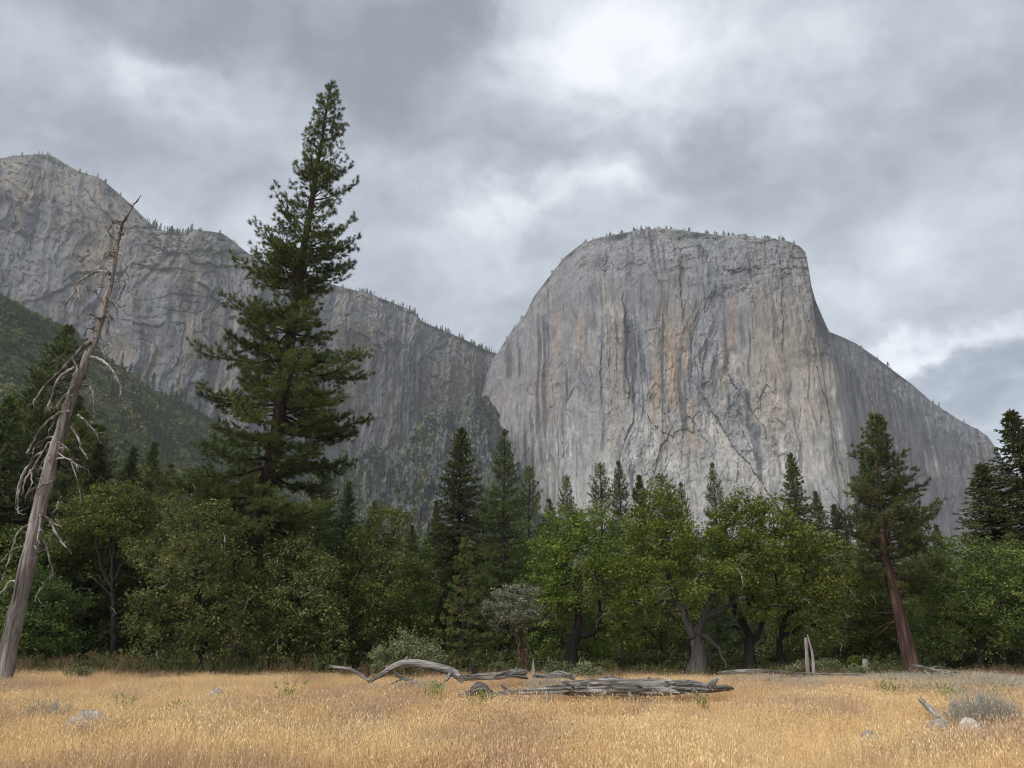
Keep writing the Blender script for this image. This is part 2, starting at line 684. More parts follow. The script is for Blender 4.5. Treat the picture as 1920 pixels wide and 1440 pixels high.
def seg_dist(px, py, poly):
    """distance and signed side of the nearest piece of a polyline, in pixels"""
    best = np.full(px.shape, 1e9)
    side = np.zeros(px.shape)
    for (x0, y0), (x1, y1) in zip(poly[:-1], poly[1:]):
        dx, dy = x1 - x0, y1 - y0
        L2 = dx * dx + dy * dy
        t = np.clip(((px - x0) * dx + (py - y0) * dy) / L2, 0, 1)
        ex, ey = px - (x0 + t * dx), py - (y0 + t * dy)
        d = np.hypot(ex, ey)
        s = dx * (py - y0) - dy * (px - x0)
        n = d < best
        best = np.where(n, d, best)
        side = np.where(n, s, side)
    return best, side


def grid_quads(n, m):
    i, j = np.meshgrid(np.arange(n - 1), np.arange(m - 1), indexing='ij')
    i, j = i.ravel(), j.ravel()
    return np.stack([i * m + j, (i + 1) * m + j, (i + 1) * m + j + 1, i * m + j + 1], 1)


def mixc(c, col, w):
    return c * (1 - w[..., None]) + np.array(col) * w[..., None]


CAP_SKY = [(900, 720), (925, 672), (937, 655), (962, 616), (985, 590), (1001, 556), (1030, 518), (1058, 482), (1088, 459), (1120, 446),
           (1172, 436), (1205, 430), (1240, 428), (1275, 431), (1310, 436), (1368, 443), (1428, 447), (1478, 452), (1500, 462), (1511, 474), (1516, 500),
           (1521, 535), (1530, 566), (1546, 603), (1555, 622), (1580, 632), (1605, 644), (1640, 668), (1682, 700), (1712, 722), (1745, 752),
           (1800, 788), (1835, 806), (1852, 818), (1866, 838), (1880, 862), (1910, 895), (1980, 930), (2150, 1000), (2400, 1040)]


def cap_rim_z(tx):
    a, b = skyline(CAP_SKY)
    return np.interp(tx, a, b)


def build_cap():
    a, b = skyline(CAP_SKY)
    nose = .449
    TX = np.concatenate([np.linspace(-.055, .40, 400), np.linspace(.4007, .47, 100), np.linspace(.4715, .70, 150), np.linspace(.705, 1.0, 24)])
    yb_x = [-.06, -.02, .05, .15, .25, .35, .42, .445, .452, .47, .50, .56, .62, .66, .75, 1.0]
    yb_y = [1990, 1850, 1640, 1500, 1430, 1390, 1365, 1362, 1390, 1475, 1560, 1700, 1820, 1890, 2000, 2100]
    Yb = np.interp(TX, yb_x, yb_y)
    k = np.array([1, 4, 6, 4, 1.]) / 16
    for _ in range(4):
        Yb = np.convolve(np.pad(Yb, 2, mode='edge'), k, 'valid')
    tz = np.interp(TX, a, b)
    NV, NT = 350, 12
    v = np.linspace(0, 1, NV)
    lean = np.interp(TX, [-.06, .0, .1, .2, .44, .46, .6, 1.0], [.42, .34, .22, .13, .10, .12, .18, .3])
    rnd = np.interp(TX, [-.06, .05, .2, .40, .43, .46, 1.0], [120, 110, 80, 45, 30, 50, 90])
    H = (CZ + tz * (Yb + rnd)) / (1 - tz * lean)
    Z = H[:, None] * v[None, :]
    Y = Yb[:, None] + lean[:, None] * Z + rnd[:, None] * np.clip((v - .80) / .2, 0, 1)[None, :] ** 2.2
    # foot of the wall flares outward
    Y = Y - (90 * (1 - v[None, :]) ** 3.0)
    s = np.concatenate([[0], np.cumsum(np.hypot(np.diff(TX * Yb), np.diff(Yb)))])
    S = s[:, None] + 0 * Z
    px, py = to_pix(TX[:, None] + 0 * Z, (Z - CZ) / Y)
    warp = fbm(S / 150, Z / 260, 4, 3) * 60
    v1, e1 = voronoi((S + warp) / 75, Z / 240 + fbm(S / 60, Z / 90, 3, 4) * .5, 11)
    v2, e2 = voronoi((S + warp * .6) / 27, Z / 80 + fbm(S / 30, Z / 40, 3, 14) * .5, 21)
    v3, e3 = voronoi((S + warp * .4) / 10, Z / 26, 31)
    v4, e4 = voronoi((S + fbm(S / 12, Z / 12, 2, 8) * 8) / 16, Z / 11, 77)
    fl = fbm((S + warp) / 20, Z / 420, 4, 41)
    rough = .30 + 1.0 * sstep(-.12, .22, fbm(S / 120, Z / 150, 4, 43)) * np.ones_like(Z)
    rough = np.maximum(rough, sstep(.7, .95, v)[None, :] * 1.1)
    disp = 24 * fbm((S + warp * .5) / 150, Z / 1100, 3, 47) + 6 * (v1 - .5) + (4 * (v2 - .5) + 2.2 * (v3 - .5)) * rough + 8 * fl + 10 * fbm(S / 60, Z / 110, 4, 51, .55) + 3.6 * rough * fbm(S / 12, Z / 26, 4, 52, .6)
    disp += 1.8 * (v4 - .5) * sstep(-.1, .2, fbm(S / 90, Z / 60, 3, 61)) * rough
    disp -= (.8 * sstep(.06, .0, e1) + .5 * sstep(.08, .0, e2)) * sstep(-.1, .3, fbm(S / 70, Z / 70, 3, 53))
    disp += 2.5 * ridged((S + warp) / 9, Z / 150, 3, 71) * .4
    # rougher, ledgy rock near the rim and on the receding right side
    up = sstep(.72, 1.0, v)[None, :] * np.ones_like(Z)
    disp += up * (8 * fbm(S / 35, Z / 18, 5, 91) + 3 * (v4 - .5))
    # great corners, arches and ramps seen on the face: (line, reach px, depth m, side)
    feats = [([(1327, 756), (1350, 797), (1384, 846), (1428, 905), (1450, 940)], 60, 10, 1),
             ([(1318, 752), (1326, 742), (1341, 726), (1352, 719), (1368, 722)], 22, -18, 1),
             ([(1372, 712), (1382, 735), (1372, 752), (1364, 766), (1366, 800)], 16, 15, 1),
             ([(1157, 735), (1168, 738), (1182, 742), (1200, 764), (1224, 790)], 18, -15, 1),
             ([(1224, 790), (1226, 840), (1222, 905)], 14, 10, 1),
             ([(1388, 742), (1404, 760), (1416, 782), (1426, 800)], 22, -16, 1),
             ([(1170, 560), (1173, 640), (1178, 735)], 16, 12, -1),
             ([(1241, 590), (1244, 680), (1246, 800)], 14, 9, 1),
             ([(1274, 490), (1276, 540), (1278, 585)], 14, 11, -1),
             ([(1060, 690), (1063, 760), (1064, 850)], 14, 8, 1),
             ([(1128, 640), (1126, 700), (1130, 760)], 12, 7, -1),
             ([(1297, 600), (1294, 660), (1297, 710)], 12, 8, 1),
             ([(1230, 526), (1260, 520), (1290, 516)], 16, -12, 1),
             ([(1266, 553), (1282, 560), (1290, 572)], 12, -12, 1),
             ([(1210, 940), (1240, 830), (1250, 812)], 16, 9, 1),
             ([(980, 755), (990, 728), (1015, 712)], 20, -12, 1),
             ([(1505, 660), (1516, 664), (1522, 666)], 10, -12, 1),
             ([(1362, 655), (1368, 700), (1370, 712)], 12, 9, 1),
             ([(1515, 605), (1535, 690), (1555, 780), (1580, 870)], 18, 9, 1),
             ([(1410, 500), (1412, 560), (1414, 640)], 16, 8, 1),
             ([(1460, 470), (1464, 560), (1470, 660)], 16, 7, -1),
             ([(1100, 560), (1098, 640), (1096, 720)], 18, 9, 1),
             ([(1320, 640), (1318, 700)], 14, 9, -1)]
    wx = fbm(S / 26, Z / 40, 5, 101, .6) * 7
    wy = fbm(S / 26, Z / 26, 5, 111, .6) * 9
    crack = np.zeros_like(Z)
    for line, reach, dep, sd in feats:
        d, side = seg_dist(px + wx, py + wy, line)
        on = (np.sign(side) == -sd) if dep > 0 else (np.sign(side) == sd)
        disp += .62 * abs(dep) * np.where(on, np.exp(-d / reach), 0)
        crack = np.maximum(crack, np.exp(-(d / 1.4) ** 2) * (reach < 50) * sstep(-.2, .2, fbm(S / 20, Z / 20, 3, 57)))
    edge = sstep(0, .02, TX - TX[0])[:, None]
    disp = disp * edge * sstep(1.0, .985, v)[None, :]
    Y = Y - disp
    # ---- stains and rock types
    h = v[None, :] + 0 * Z
    col = np.empty(Z.shape + (3,))
    col[:] = (.335, .345, .372)
    tan_ = sstep(-.05, .35, fbm((S + warp) / 55, Z / 600, 4, 201) + .25 * fbm(S / 12, Z / 300, 3, 205) + .18 * sstep(.2, .5, h) * sstep(.95, .6, h))
    col = mixc(col, (.43, .365, .295), tan_ * .72)
    gold = sstep(.12, .45, fbm((S + warp * .5) / 26, Z / 330, 4, 231))
    col = mixc(col, (.50, .40, .275), gold * .28)
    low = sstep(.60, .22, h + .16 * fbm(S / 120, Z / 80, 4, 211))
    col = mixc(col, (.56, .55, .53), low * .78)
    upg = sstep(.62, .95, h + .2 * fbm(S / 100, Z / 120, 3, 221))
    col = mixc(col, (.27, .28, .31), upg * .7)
    lft = sstep(.20, .0, TX[:, None] + .05 * fbm(S / 80, Z / 80, 3, 222)) * sstep(.25, .5, h)
    col = mixc(col, (.33, .30, .30), lft * .5)
    dk = sstep(.10, .34, fbm((S + warp * .35) / 15, Z / 600, 5, 241, .6)) * sstep(.06, .3, h) * sstep(-.2, .1, fbm(S / 70, Z / 160, 3, 244))
    col = mixc(col, (.10, .105, .122), dk * .85)
    # named streaks of the photograph, black and white: (x, y0, y1, half width px, tone, strength)
    for (sx, y0, y1, w, tone, st_) in [(1171, 560, 735, 3, 0, .8), (1176, 600, 720, 6, 0, .6), (1242, 590, 800, 2.4, 0, .9), (1156, 610, 715, 2, 0, .8),
                                       (1127, 660, 745, 2.2, 0, .7), (1274, 488, 524, 2, 0, .9), (1295, 610, 705, 3.5, 0, .6), (1186, 690, 755, 3, 0, .85),
                                       (1063, 695, 760, 2.2, 0, .95), (1064, 760, 870, 2.4, 1, .95), (1041, 800, 850, 2, 1, .7), (1131, 775, 830, 2.5, 0, .7),
                                       (1222, 790, 845, 4, 1, .7), (1215, 780, 850, 6, 1, .5), (1369, 760, 812, 2, 1, .9), (1367, 740, 765, 4, 0, .9), (1285, 700, 780, 3, 0, .7),
                                       (1338, 660, 730, 2.5, 0, .7), (1305, 560, 640, 4, 0, .5), (1390, 590, 660, 4, 0, .5), (1290, 820, 900, 3, 0, .5),
                                       (1112, 520, 620, 5, 0, .5), (1404, 740, 800, 5, 0, .6), (1340, 500, 610, 7, 0, .35), (1600, 690, 800, 8, 0, .5),
                                       (1240, 830, 890, 3, 0, .5), (1052, 660, 740, 5, 0, .4), (1202, 505, 560, 3, 0, .5), (1260, 800, 880, 3, 2, .4), (1048, 560, 650, 4, 2, .5),
                                       (1262, 620, 760, 9, 2, .5), (1300, 740, 830, 8, 2, .6), (1090, 590, 680, 10, 2, .5), (1370, 560, 650, 10, 2, .5), (1230, 690, 800, 6, 2, .5)]:
        ww = w * (1 + .8 * vnoise(Z / 25, S * 0 + sx, 7))
        g = np.exp(-((px + wx * .18 - sx) / ww) ** 2) * sstep(y0 - 12, y0 + 8, py) * sstep(y1 + 25, y1 - 10, py)
        col = mixc(col, [(.075, .08, .088), (.62, .62, .60), (.50, .345, .24)][tone], g * st_)
    # the pale ramp below the heart-shaped scar
    d, side = seg_dist(px + wx * .6, py + wy * .6, [(1326, 757), (1350, 800), (1384, 848), (1430, 908)])
    ramp = np.where(side > 0, np.exp(-(d / 34) ** 2), 0) * sstep(745, 800, py)
    col = mixc(col, (.64, .61, .56), ramp * .95)
    br = np.exp(-(((px - 1545) / 80) ** 2 + ((py - 800) / 90) ** 2)) * sstep(-.3, .25, fbm(S / 25, Z / 35, 4, 251) + .1)
    col = mixc(col, (.56, .555, .54), br * .7)
    for (ax, ay, rx, ry) in [(1215, 800, 26, 60), (1060, 860, 60, 60), (1130, 880, 70, 50), (980, 800, 30, 50), (1290, 870, 40, 50), (1480, 870, 60, 60), (1580, 800, 26, 80)]:
        wp = np.exp(-(((px - ax + wx) / rx) ** 2 + ((py - ay + wy) / ry) ** 2)) * sstep(-.25, .25, fbm(S / 18, Z / 60, 4, 253))
        col = mixc(col, (.60, .60, .59), wp * .6)
    col = mixc(col, (.10, .105, .11), crack * .22)
    col = mixc(col, (.13, .13, .14), (sstep(.04, .0, e1) * .15 + sstep(.06, 0., e2) * .08) * sstep(-.05, .3, fbm(S / 60, Z / 60, 2, 252)))
    # the darker, purplish receding side
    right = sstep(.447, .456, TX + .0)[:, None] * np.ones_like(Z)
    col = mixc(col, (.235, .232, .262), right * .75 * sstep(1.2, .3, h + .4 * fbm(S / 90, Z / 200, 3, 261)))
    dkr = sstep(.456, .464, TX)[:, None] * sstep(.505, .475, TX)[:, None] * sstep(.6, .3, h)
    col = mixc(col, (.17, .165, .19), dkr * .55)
    disc = np.exp(-(((px - 1752) / 17) ** 2 + ((py - 880) / 19) ** 2) ** 3)
    col = mixc(col, (.46, .445, .42), disc * .8)
    col = col * (1 + .30 * fbm(S / 22, Z / 26, 5, 271, .6)[..., None])
    # scrub on the ledges near the rim
    veg = sstep(.955, .99, h + .02 * fbm(S / 20, Z / 20, 3, 281)) * sstep(-.1, .15, fbm(S / 30, Z / 12, 4, 282))
    col = mixc(col, (.085, .10, .065), veg * .6)
    # ---- over the rim and back
    t = np.linspace(0, 1, NT + 1)[1:]
    Yt = Y[:, -1:] + 420 * t[None, :]
    bumps = fbm(S[:, :1] / 30 + 0 * Yt, Yt / 30, 4, 301) * 6
    Zt = Z[:, -1:] * (1 + 0 * t) + (cap_rim_z(TX)[:, None] * .55) * 420 * t[None, :] * .35 - 160 * t[None, :] ** 2 + bumps * np.minimum(1, t * 3)[None, :]
    Zt = np.minimum(Zt, CZ + (tz[:, None] * .996) * Yt)
    Y2, Z2 = np.concatenate([Y, Yt], 1), np.concatenate([Z, Zt], 1)
    ct = np.empty(Yt.shape + (3,))
    ct[:] = (.26, .25, .24)
    C2 = np.concatenate([col, ct], 1)
    X2 = TX[:, None] * Y2
    V = np.stack([X2, Y2, Z2], -1).reshape(-1, 3)
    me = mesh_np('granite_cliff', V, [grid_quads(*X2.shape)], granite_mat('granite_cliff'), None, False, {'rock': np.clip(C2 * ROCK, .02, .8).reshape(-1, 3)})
    put('granite_cliff', me, kind='structure')
    return TX, Y[:, -1], Z[:, -1]


CAP = build_cap()

WALL_SKY = [(-420, 330), (-260, 345), (-120, 315), (-40, 300), (0, 297), (22, 293), (45, 291), (70, 289), (92, 290), (108, 297), (122, 307), (145, 320), (165, 327),
            (186, 333), (203, 346), (222, 362), (240, 378), (262, 400), (280, 418), (296, 430), (318, 436), (340, 440), (356, 434), (362, 430),
            (390, 433), (416, 437), (430, 446), (446, 460), (470, 478), (520, 505), (600, 527), (660, 543), (688, 549), (722, 562), (752, 574), (778, 584), (789, 601),
            (806, 609), (838, 622), (866, 634), (886, 644), (902, 652), (921, 660), (950, 668), (1010, 690)]


def build_wall():
    a, b = skyline(WALL_SKY)
    TX = np.concatenate([np.linspace(-1.25, -.82, 60), np.linspace(-.819, .02, 600)])
    Yb = np.interp(TX, [-1.25, -.9, -.78, -.6, -.45, -.33, -.2, -.12, -.06, -.02, .03], [1150, 1290, 1360, 1480, 1570, 1720, 1880, 2000, 2080, 2200, 2300])
    tz = np.interp(TX, a, b)
    NV, NT = 290, 8
    v = np.linspace(0, 1, NV)
    lean = np.interp(TX, [-1.25, -.7, -.55, -.42, -.33, -.15, 0], [.34, .32, .28, .16, .11, .10, .18])
    rnd = np.interp(TX, [-1.25, -.8, -.5, -.35, 0], [140, 120, 90, 60, 70])
    # buttresses and gullies of the plan
    s0 = np.concatenate([[0], np.cumsum(np.hypot(np.diff(TX * Yb), np.diff(Yb)))])
    Yb = Yb + 55 * fbm(s0 / 260, s0 * 0, 4, 5) + 20 * fbm(s0 / 80, s0 * 0 + 3, 3, 6)
    H = (CZ + tz * (Yb + rnd)) / (1 - tz * lean)
    Z = H[:, None] * v[None, :]
    Y = Yb[:, None] + lean[:, None] * Z + rnd[:, None] * np.clip((v - .78) / .22, 0, 1)[None, :] ** 2
    S = s0[:, None] + 0 * Z
    px, py = to_pix(TX[:, None] + 0 * Z, (Z - CZ) / Y)
    warp = fbm(S / 150, Z / 200, 4, 3) * 70
    slant = S + Z * .25 * sstep(-.4, -.6, TX)[:, None]
    v1, e1 = voronoi((slant + warp) / 85, Z / 190 + fbm(S / 60, Z / 80, 3, 4) * .6, 111)
    v2, e2 = voronoi((slant + warp * .6) / 30, Z / 62 + fbm(S / 30, Z / 40, 3, 14) * .5, 121)
    v3, e3 = voronoi((slant + warp * .4) / 11, Z / 20, 131)
    disp = 12 * (v1 - .5) + 7 * (v2 - .5) + 4.5 * (v3 - .5) + 9 * fbm(S / 60, Z / 110, 6, 151, .55) + 16 * fbm((S + warp * .5) / 110, Z / 700, 3, 157)
    disp += 12 * fbm((S + warp) / 24, Z / 330, 4, 141)
    disp -= (2.5 * sstep(.08, 0, e1) + 1.5 * sstep(.1, 0, e2)) * sstep(-.1, .3, fbm(S / 70, Z / 70, 3, 53))
    # slanting ledges on the upper left mountain
    led = fbm((S * .5 + Z) / 46, (S - Z) / 500, 4, 161)
    disp += 9 * led * sstep(-.38, -.5, TX)[:, None]
    wx = fbm(S / 40, Z / 40, 4, 101) * 14
    wy = fbm(S / 40, Z / 40, 4, 111) * 14
    crack = np.zeros_like(Z)
    for line, reach, dep, sd in [([(40, 380), (120, 385), (200, 395), (240, 412)], 30, -18, 1), ([(0, 370), (20, 395), (50, 440), (40, 480)], 26, 18, 1),
                                 ([(372, 536), (395, 548), (415, 565), (438, 590)], 22, -18, -1), ([(385, 600), (388, 680), (386, 760)], 18, 14, 1),
                                 ([(330, 665), (345, 655), (365, 660), (378, 668)], 14, -10, 1), ([(300, 470), (360, 490), (420, 500)], 24, 16, 1),
                                 ([(722, 600), (724, 690), (722, 800)], 18, 12, 1), ([(740, 760), (745, 800), (748, 830)], 12, 10, -1),
                                 ([(785, 620), (788, 700), (770, 800)], 20, 16, -1), ([(700, 640), (690, 720), (700, 780)], 22, 12, 1),
                                 ([(850, 660), (845, 720), (830, 780)], 16, 14, 1), ([(70, 560), (150, 520), (260, 500), (330, 505)], 30, 12, 1),
                                 ([(150, 560), (180, 600), (240, 650)], 24, 12, -1)]:
        d, side = seg_dist(px + wx, py + wy, line)
        on = (np.sign(side) == -sd) if dep > 0 else (np.sign(side) == sd)
        disp += .62 * abs(dep) * np.where(on, np.exp(-d / reach), 0)
        crack = np.maximum(crack, np.exp(-(d / 1.8) ** 2))
    disp = disp * sstep(1.0, .985, v)[None, :]
    Y = Y - disp
    h = v[None, :] + 0 * Z
    col = np.empty(Z.shape + (3,))
    col[:] = (.292, .302, .335)
    left = sstep(-.38, -.5, TX)[:, None] * np.ones_like(Z)
    tan_ = sstep(.02, .35, fbm((S + warp) / 40, Z / 240, 4, 201) + .2 * fbm(S / 10, Z / 120, 3, 205))
    col = mixc(col, (.41, .335, .25), tan_ * (.72 + .10 * left * sstep(.6, .8, h)))
    pale = sstep(.0, .35, fbm((S + warp) / 50, Z / 120, 4, 206)) * (1 - left * .4)
    col = mixc(col, (.42, .41, .405), pale * .55)
    topl = left * sstep(.70, .9, h + .1 * fbm(S / 60, Z / 60, 3, 208))
    col = mixc(col, (.37, .315, .25), topl * .45)
    dk = sstep(.06, .34, fbm((S + warp * .35) / 10, Z / 260, 4, 241))
    col = mixc(col, (.12, .125, .14), dk * .75)
    col = mixc(col, (.10, .105, .12), crack * .22)
    col = mixc(col, (.12, .12, .135), (sstep(.05, .0, e1) * .4 + sstep(.07, 0., e2) * .25) * sstep(-.05, .3, fbm(S / 60, Z / 60, 2, 252)))
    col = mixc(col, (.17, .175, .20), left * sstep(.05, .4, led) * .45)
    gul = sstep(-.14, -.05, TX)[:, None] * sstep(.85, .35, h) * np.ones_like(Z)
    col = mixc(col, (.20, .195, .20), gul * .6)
    veg = sstep(.05, .3, fbm(S / 35, Z / 30, 5, 281) + .15 * sstep(.5, .2, h) * sstep(-.2, -.08, TX)[:, None] - .08) * np.clip(.35 + gul, 0, 1)
    bench = np.exp(-(((px - 390) / 85) ** 2 + ((py - 470 - (px - 390) * .20) / 13) ** 2))
    veg = np.maximum(veg * sstep(.06, -.02, TX)[:, None], bench * sstep(-.35, .1, fbm(S / 15, Z / 12, 3, 285)))
    veg = np.maximum(veg, sstep(.965, .99, h + .02 * fbm(S / 20, Z / 20, 3, 287)) * sstep(-.2, .1, fbm(S / 30, Z / 12, 4, 288)))
    col = mixc(col, (.065, .085, .055), veg * .8)
    col = col * (1 + .32 * fbm(S / 22, Z / 22, 5, 271, .6)[..., None])
    t = np.linspace(0, 1, NT + 1)[1:]
    Yt = Y[:, -1:] + 500 * t[None, :]
    Zt = np.minimum(Z[:, -1:] + 120 * t[None, :] - 200 * t[None, :] ** 2, CZ + (tz[:, None] * .994) * Yt)
    Y2, Z2 = np.concatenate([Y, Yt], 1), np.concatenate([Z, Zt], 1)
    ct = np.empty(Yt.shape + (3,))
    ct[:] = (.2, .2, .18)
    C2 = np.concatenate([col, ct], 1)
    X2 = TX[:, None] * Y2
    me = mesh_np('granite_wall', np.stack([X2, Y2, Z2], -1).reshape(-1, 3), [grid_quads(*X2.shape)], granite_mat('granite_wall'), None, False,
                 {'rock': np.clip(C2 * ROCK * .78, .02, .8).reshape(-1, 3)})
    put('granite_wall', me, kind='structure')
    return TX, Y[:, -1], Z[:, -1], Y, Z


WALL = build_wall()

# ------------------------------------------------------------------ wooded hillside at the foot of the walls
HILL_SKY = [(-420, 380), (-200, 470), (-60, 525), (0, 548), (40, 568), (80, 592), (115, 612), (150, 630), (185, 655), (215, 680), (260, 712), (300, 735), (350, 757), (400, 785), (460, 820),
            (540, 850), (620, 868), (670, 868), (700, 862), (740, 840), (770, 818), (800, 792), (830, 772), (862, 752), (890, 742), (915, 752), (932, 785), (950, 850), (975, 920), (1010, 960),
            (1060, 985), (1200, 1000), (1500, 1020), (1900, 1040), (2400, 1060)]


def hill_surface():
    a, b = skyline(HILL_SKY)
    TX = np.concatenate([np.linspace(-1.25, -.37, 130), np.linspace(-.368, .06, 240), np.linspace(.07, 1.0, 40)])
    tz = np.interp(TX, a, b)
    Yt = np.interp(TX, [-1.25, -.85, -.7, -.55, -.45, -.33, -.2, -.1, -.03, .02, .05, .1, 1.0], [760, 860, 930, 1050, 1200, 1500, 1660, 1780, 1830, 1700, 1420, 1320, 1250])
    ker = np.ones(31) / 31
    for _ in range(2):
        Yt = np.convolve(np.pad(Yt, 15, mode='edge'), ker, 'valid')
    tz = tz * (1 + .12 * fbm(TX * 40, TX * 0, 4, 9) * sstep(-.36, -.26, TX))
    NV = 240
    v = np.linspace(0, 1, NV)
    Y0 = 260.0
    Zt = CZ + tz * Yt
    cv = np.interp(TX, [-1.25, -.5, -.3, -.1, .1], [1.25, 1.3, 1.9, 1.7, 1.3])
    Y = Y0 + (Yt[:, None] - Y0) * v[None, :]
    Z = Zt[:, None] * v[None, :] ** cv[:, None] - 2
    X = TX[:, None] * Y
    gl = (sstep(-.34, -.22, TX) * sstep(.06, .0, TX))[:, None]
    rough = 14 * fbm(X / 130, Y / 130, 5, 401) + 5 * ridged(X / 60, Y / 90, 3, 403) + gl * (80 * fbm(X / 120, Y / 260, 6, 405, .55) + 22 * ridged(X / 55, Y / 200, 4, 407) + 20 * (voronoi(X / 16, Y / 40, 409)[0] - .5) + 12 * (voronoi(X / 7, Y / 18, 410)[0] - .5))
    Z = Z + rough * sstep(0, .25, v)[None, :] * sstep(1.0, .9, v)[None, :]
    return TX, X, Y, Z, v


def hill_mat():
    mt, nt, N, L, out = new_mat('scrub_slope')
    tc = N.new('ShaderNodeTexCoord')
    n = N.new('ShaderNodeTexNoise')
    n.inputs['Scale'].default_value = .02
    n.inputs['Detail'].default_value = 8
    n.inputs['Roughness'].default_value = .65
    L.new(tc.outputs['Object'], n.inputs['Vector'])
    at = N.new('ShaderNodeAttribute')
    at.attribute_name = 'scree'
    r = ramp_node(N, [(.3, (.026, .038, .016)), (.5, (.048, .064, .026)), (.62, (.070, .082, .036)), (.75, (.09, .085, .06))])
    L.new(n.outputs['Fac'], r.inputs[0])
    r2 = ramp_node(N, [(.38, (.022, .024, .026)), (.52, (.055, .056, .060)), (.66, (.145, .145, .150))])
    n2 = N.new('ShaderNodeTexNoise')
    n2.inputs['Scale'].default_value = .12
    n2.inputs['Detail'].default_value = 6
    L.new(tc.outputs['Object'], n2.inputs['Vector'])
    L.new(n2.outputs['Fac'], r2.inputs[0])
    mx = N.new('ShaderNodeMix')
    mx.data_type = 'RGBA'
    L.new(at.outputs['Fac'], mx.inputs['Factor'])
    L.new(r.outputs[0], mx.inputs[6])
    L.new(r2.outputs[0], mx.inputs[7])
    b = N.new('ShaderNodeBsdfPrincipled')
    b.inputs['Roughness'].default_value = .95
    b.inputs['Specular IOR Level'].default_value = .05
    L.new(mx.outputs[2], b.inputs['Base Color'])
    L.new(b.outputs[0], out.inputs[0])
    return mt


HTX, HX, HY, HZ, HV = hill_surface()


def build_hill():
    px, py = to_pix(HX / HY, (HZ - CZ) / HY)
    sc = sstep(.12, .3, fbm(HX / 40, HY / 60, 4, 421) + .25 * sstep(690, 760, px) * sstep(960, 900, px) - .10)
    sc = sc * sstep(620, 740, px) * sstep(960, 930, px) * sstep(1010, 960, py)
    pale = np.exp(-(((px - 905) / 22) ** 2 + ((py - 900) / 22) ** 2)) + np.exp(-(((px - 810) / 40) ** 2 + ((py - 960) / 12) ** 2)) + np.exp(-(((px - 822) / 18) ** 2 + ((py - 915) / 18) ** 2)) * .7
    sc = np.clip(np.maximum(sc * .75, pale * sstep(-.3, .1, fbm(HX / 14, HY / 25, 4, 425))), 0, 1)
    gm = sstep(640, 700, px) * sstep(1000, 960, px) * sstep(1060, 960, py)
    sc = np.maximum(sc, gm * np.interp(fbm(HX / 30, HY / 60, 4, 431), [-.25, .1], [.55, .95]))
    me = mesh_np('hillside', np.stack([HX, HY, HZ], -1).reshape(-1, 3), [grid_quads(*HX.shape)], hill_mat(), {'scree': sc.ravel()}, False)
    put('hillside', me, kind='structure')
    return np.where(gm > .5, np.minimum(sc, .55), sc)


HSC = build_hill()

# ------------------------------------------------------------------ trees: materials and growth
M = {}
M['pine'] = leaf_mat('pine_needles', (.030, .043, .014), (.074, .098, .029), (.160, .182, .055), .14, (.16, .10, .04), .03)
M['fir'] = leaf_mat('fir_needles', (.032, .052, .022), (.068, .098, .037), (.125, .152, .056), .16, None, .03)
M['oak'] = leaf_mat('oak_leaves', (.054, .082, .017), (.118, .156, .028), (.200, .235, .048), .30, (.24, .16, .03), .02)
M['oak_dull'] = leaf_mat('dull_oak_leaves', (.060, .080, .026), (.122, .146, .046), (.200, .215, .076), .30, (.17, .12, .06), .02)
M['oak_deep'] = leaf_mat('deep_green_oak_leaves', (.045, .074, .021), (.100, .142, .037), (.170, .208, .056), .32, None, .03)
M['manzanita'] = leaf_mat('grey_green_leaves', (.10, .112, .078), (.19, .205, .145), (.32, .33, .245), .2, None, .01)
M['willow'] = leaf_mat('silver_green_leaves', (.085, .105, .045), (.17, .195, .095), (.27, .29, .165), .25, None, .015)
M['sage'] = leaf_mat('sage_leaves', (.20, .20, .165), (.34, .33, .275), (.50, .485, .40), .2, None, .01)
M['forb'] = leaf_mat('fresh_green_leaves', (.10, .15, .03), (.19, .25, .05), (.30, .34, .09), .3, None, .01)
M['bark_dark'] = wood_mat('dark_oak_bark', [(.25, (.006, .005, .005)), (.5, (.016, .014, .013)), (.8, (.046, .040, .036))], (9, 9, 1.6), .6)
M['bark_pale'] = wood_mat('pale_oak_bark', [(.25, (.014, .012, .011)), (.5, (.044, .040, .036)), (.8, (.115, .105, .096))], (9, 9, 1.2), .6)
M['bark_pine'] = wood_mat('pine_bark', [(.25, (.012, .010, .009)), (.5, (.034, .026, .023)), (.8, (.085, .064, .055))], (5, 5, 1.3), .7)
M['bark_cedar'] = wood_mat('red_cedar_bark', [(.28, (.012, .008, .007)), (.48, (.046, .028, .023)), (.75, (.12, .074, .057))], (7, 7, .45), .7)
M['bark_red'] = wood_mat('red_smooth_bark', [(.2, (.026, .012, .011)), (.5, (.060, .028, .024)), (.8, (.20, .15, .13))], (5, 5, 1), .3)
M['snag'] = wood_mat('barkless_dead_wood', [(.28, (.022, .019, .018)), (.42, (.092, .080, .073)), (.55, (.175, .158, .147)), (.75, (.33, .31, .295))], (9, 9, .55), .6,
                     (1.0, 1.0, .30), ((.20, .11, .06), 1.6, .64))
M['snag_twig'] = wood_mat('grey_dead_twigs', [(.3, (.03, .026, .024)), (.48, (.10, .09, .082)), (.65, (.38, .36, .34))], (3, 3, 1.2), .2, (.55, .55, .8))
M['log'] = wood_mat('weathered_grey_log', [(.30, (.022, .020, .018)), (.42, (.085, .078, .072)), (.55, (.19, .180, .168)), (.76, (.42, .405, .385))], (.8, 13, 13), .9, (.5, 2.2, 2.2),
                    ((.12, .085, .06), 1.3, .62))
M['stump'] = wood_mat('weathered_stump', [(.2, (.07, .06, .055)), (.5, (.20, .18, .165)), (.8, (.40, .38, .35))], (14, 14, 1.6), .8)


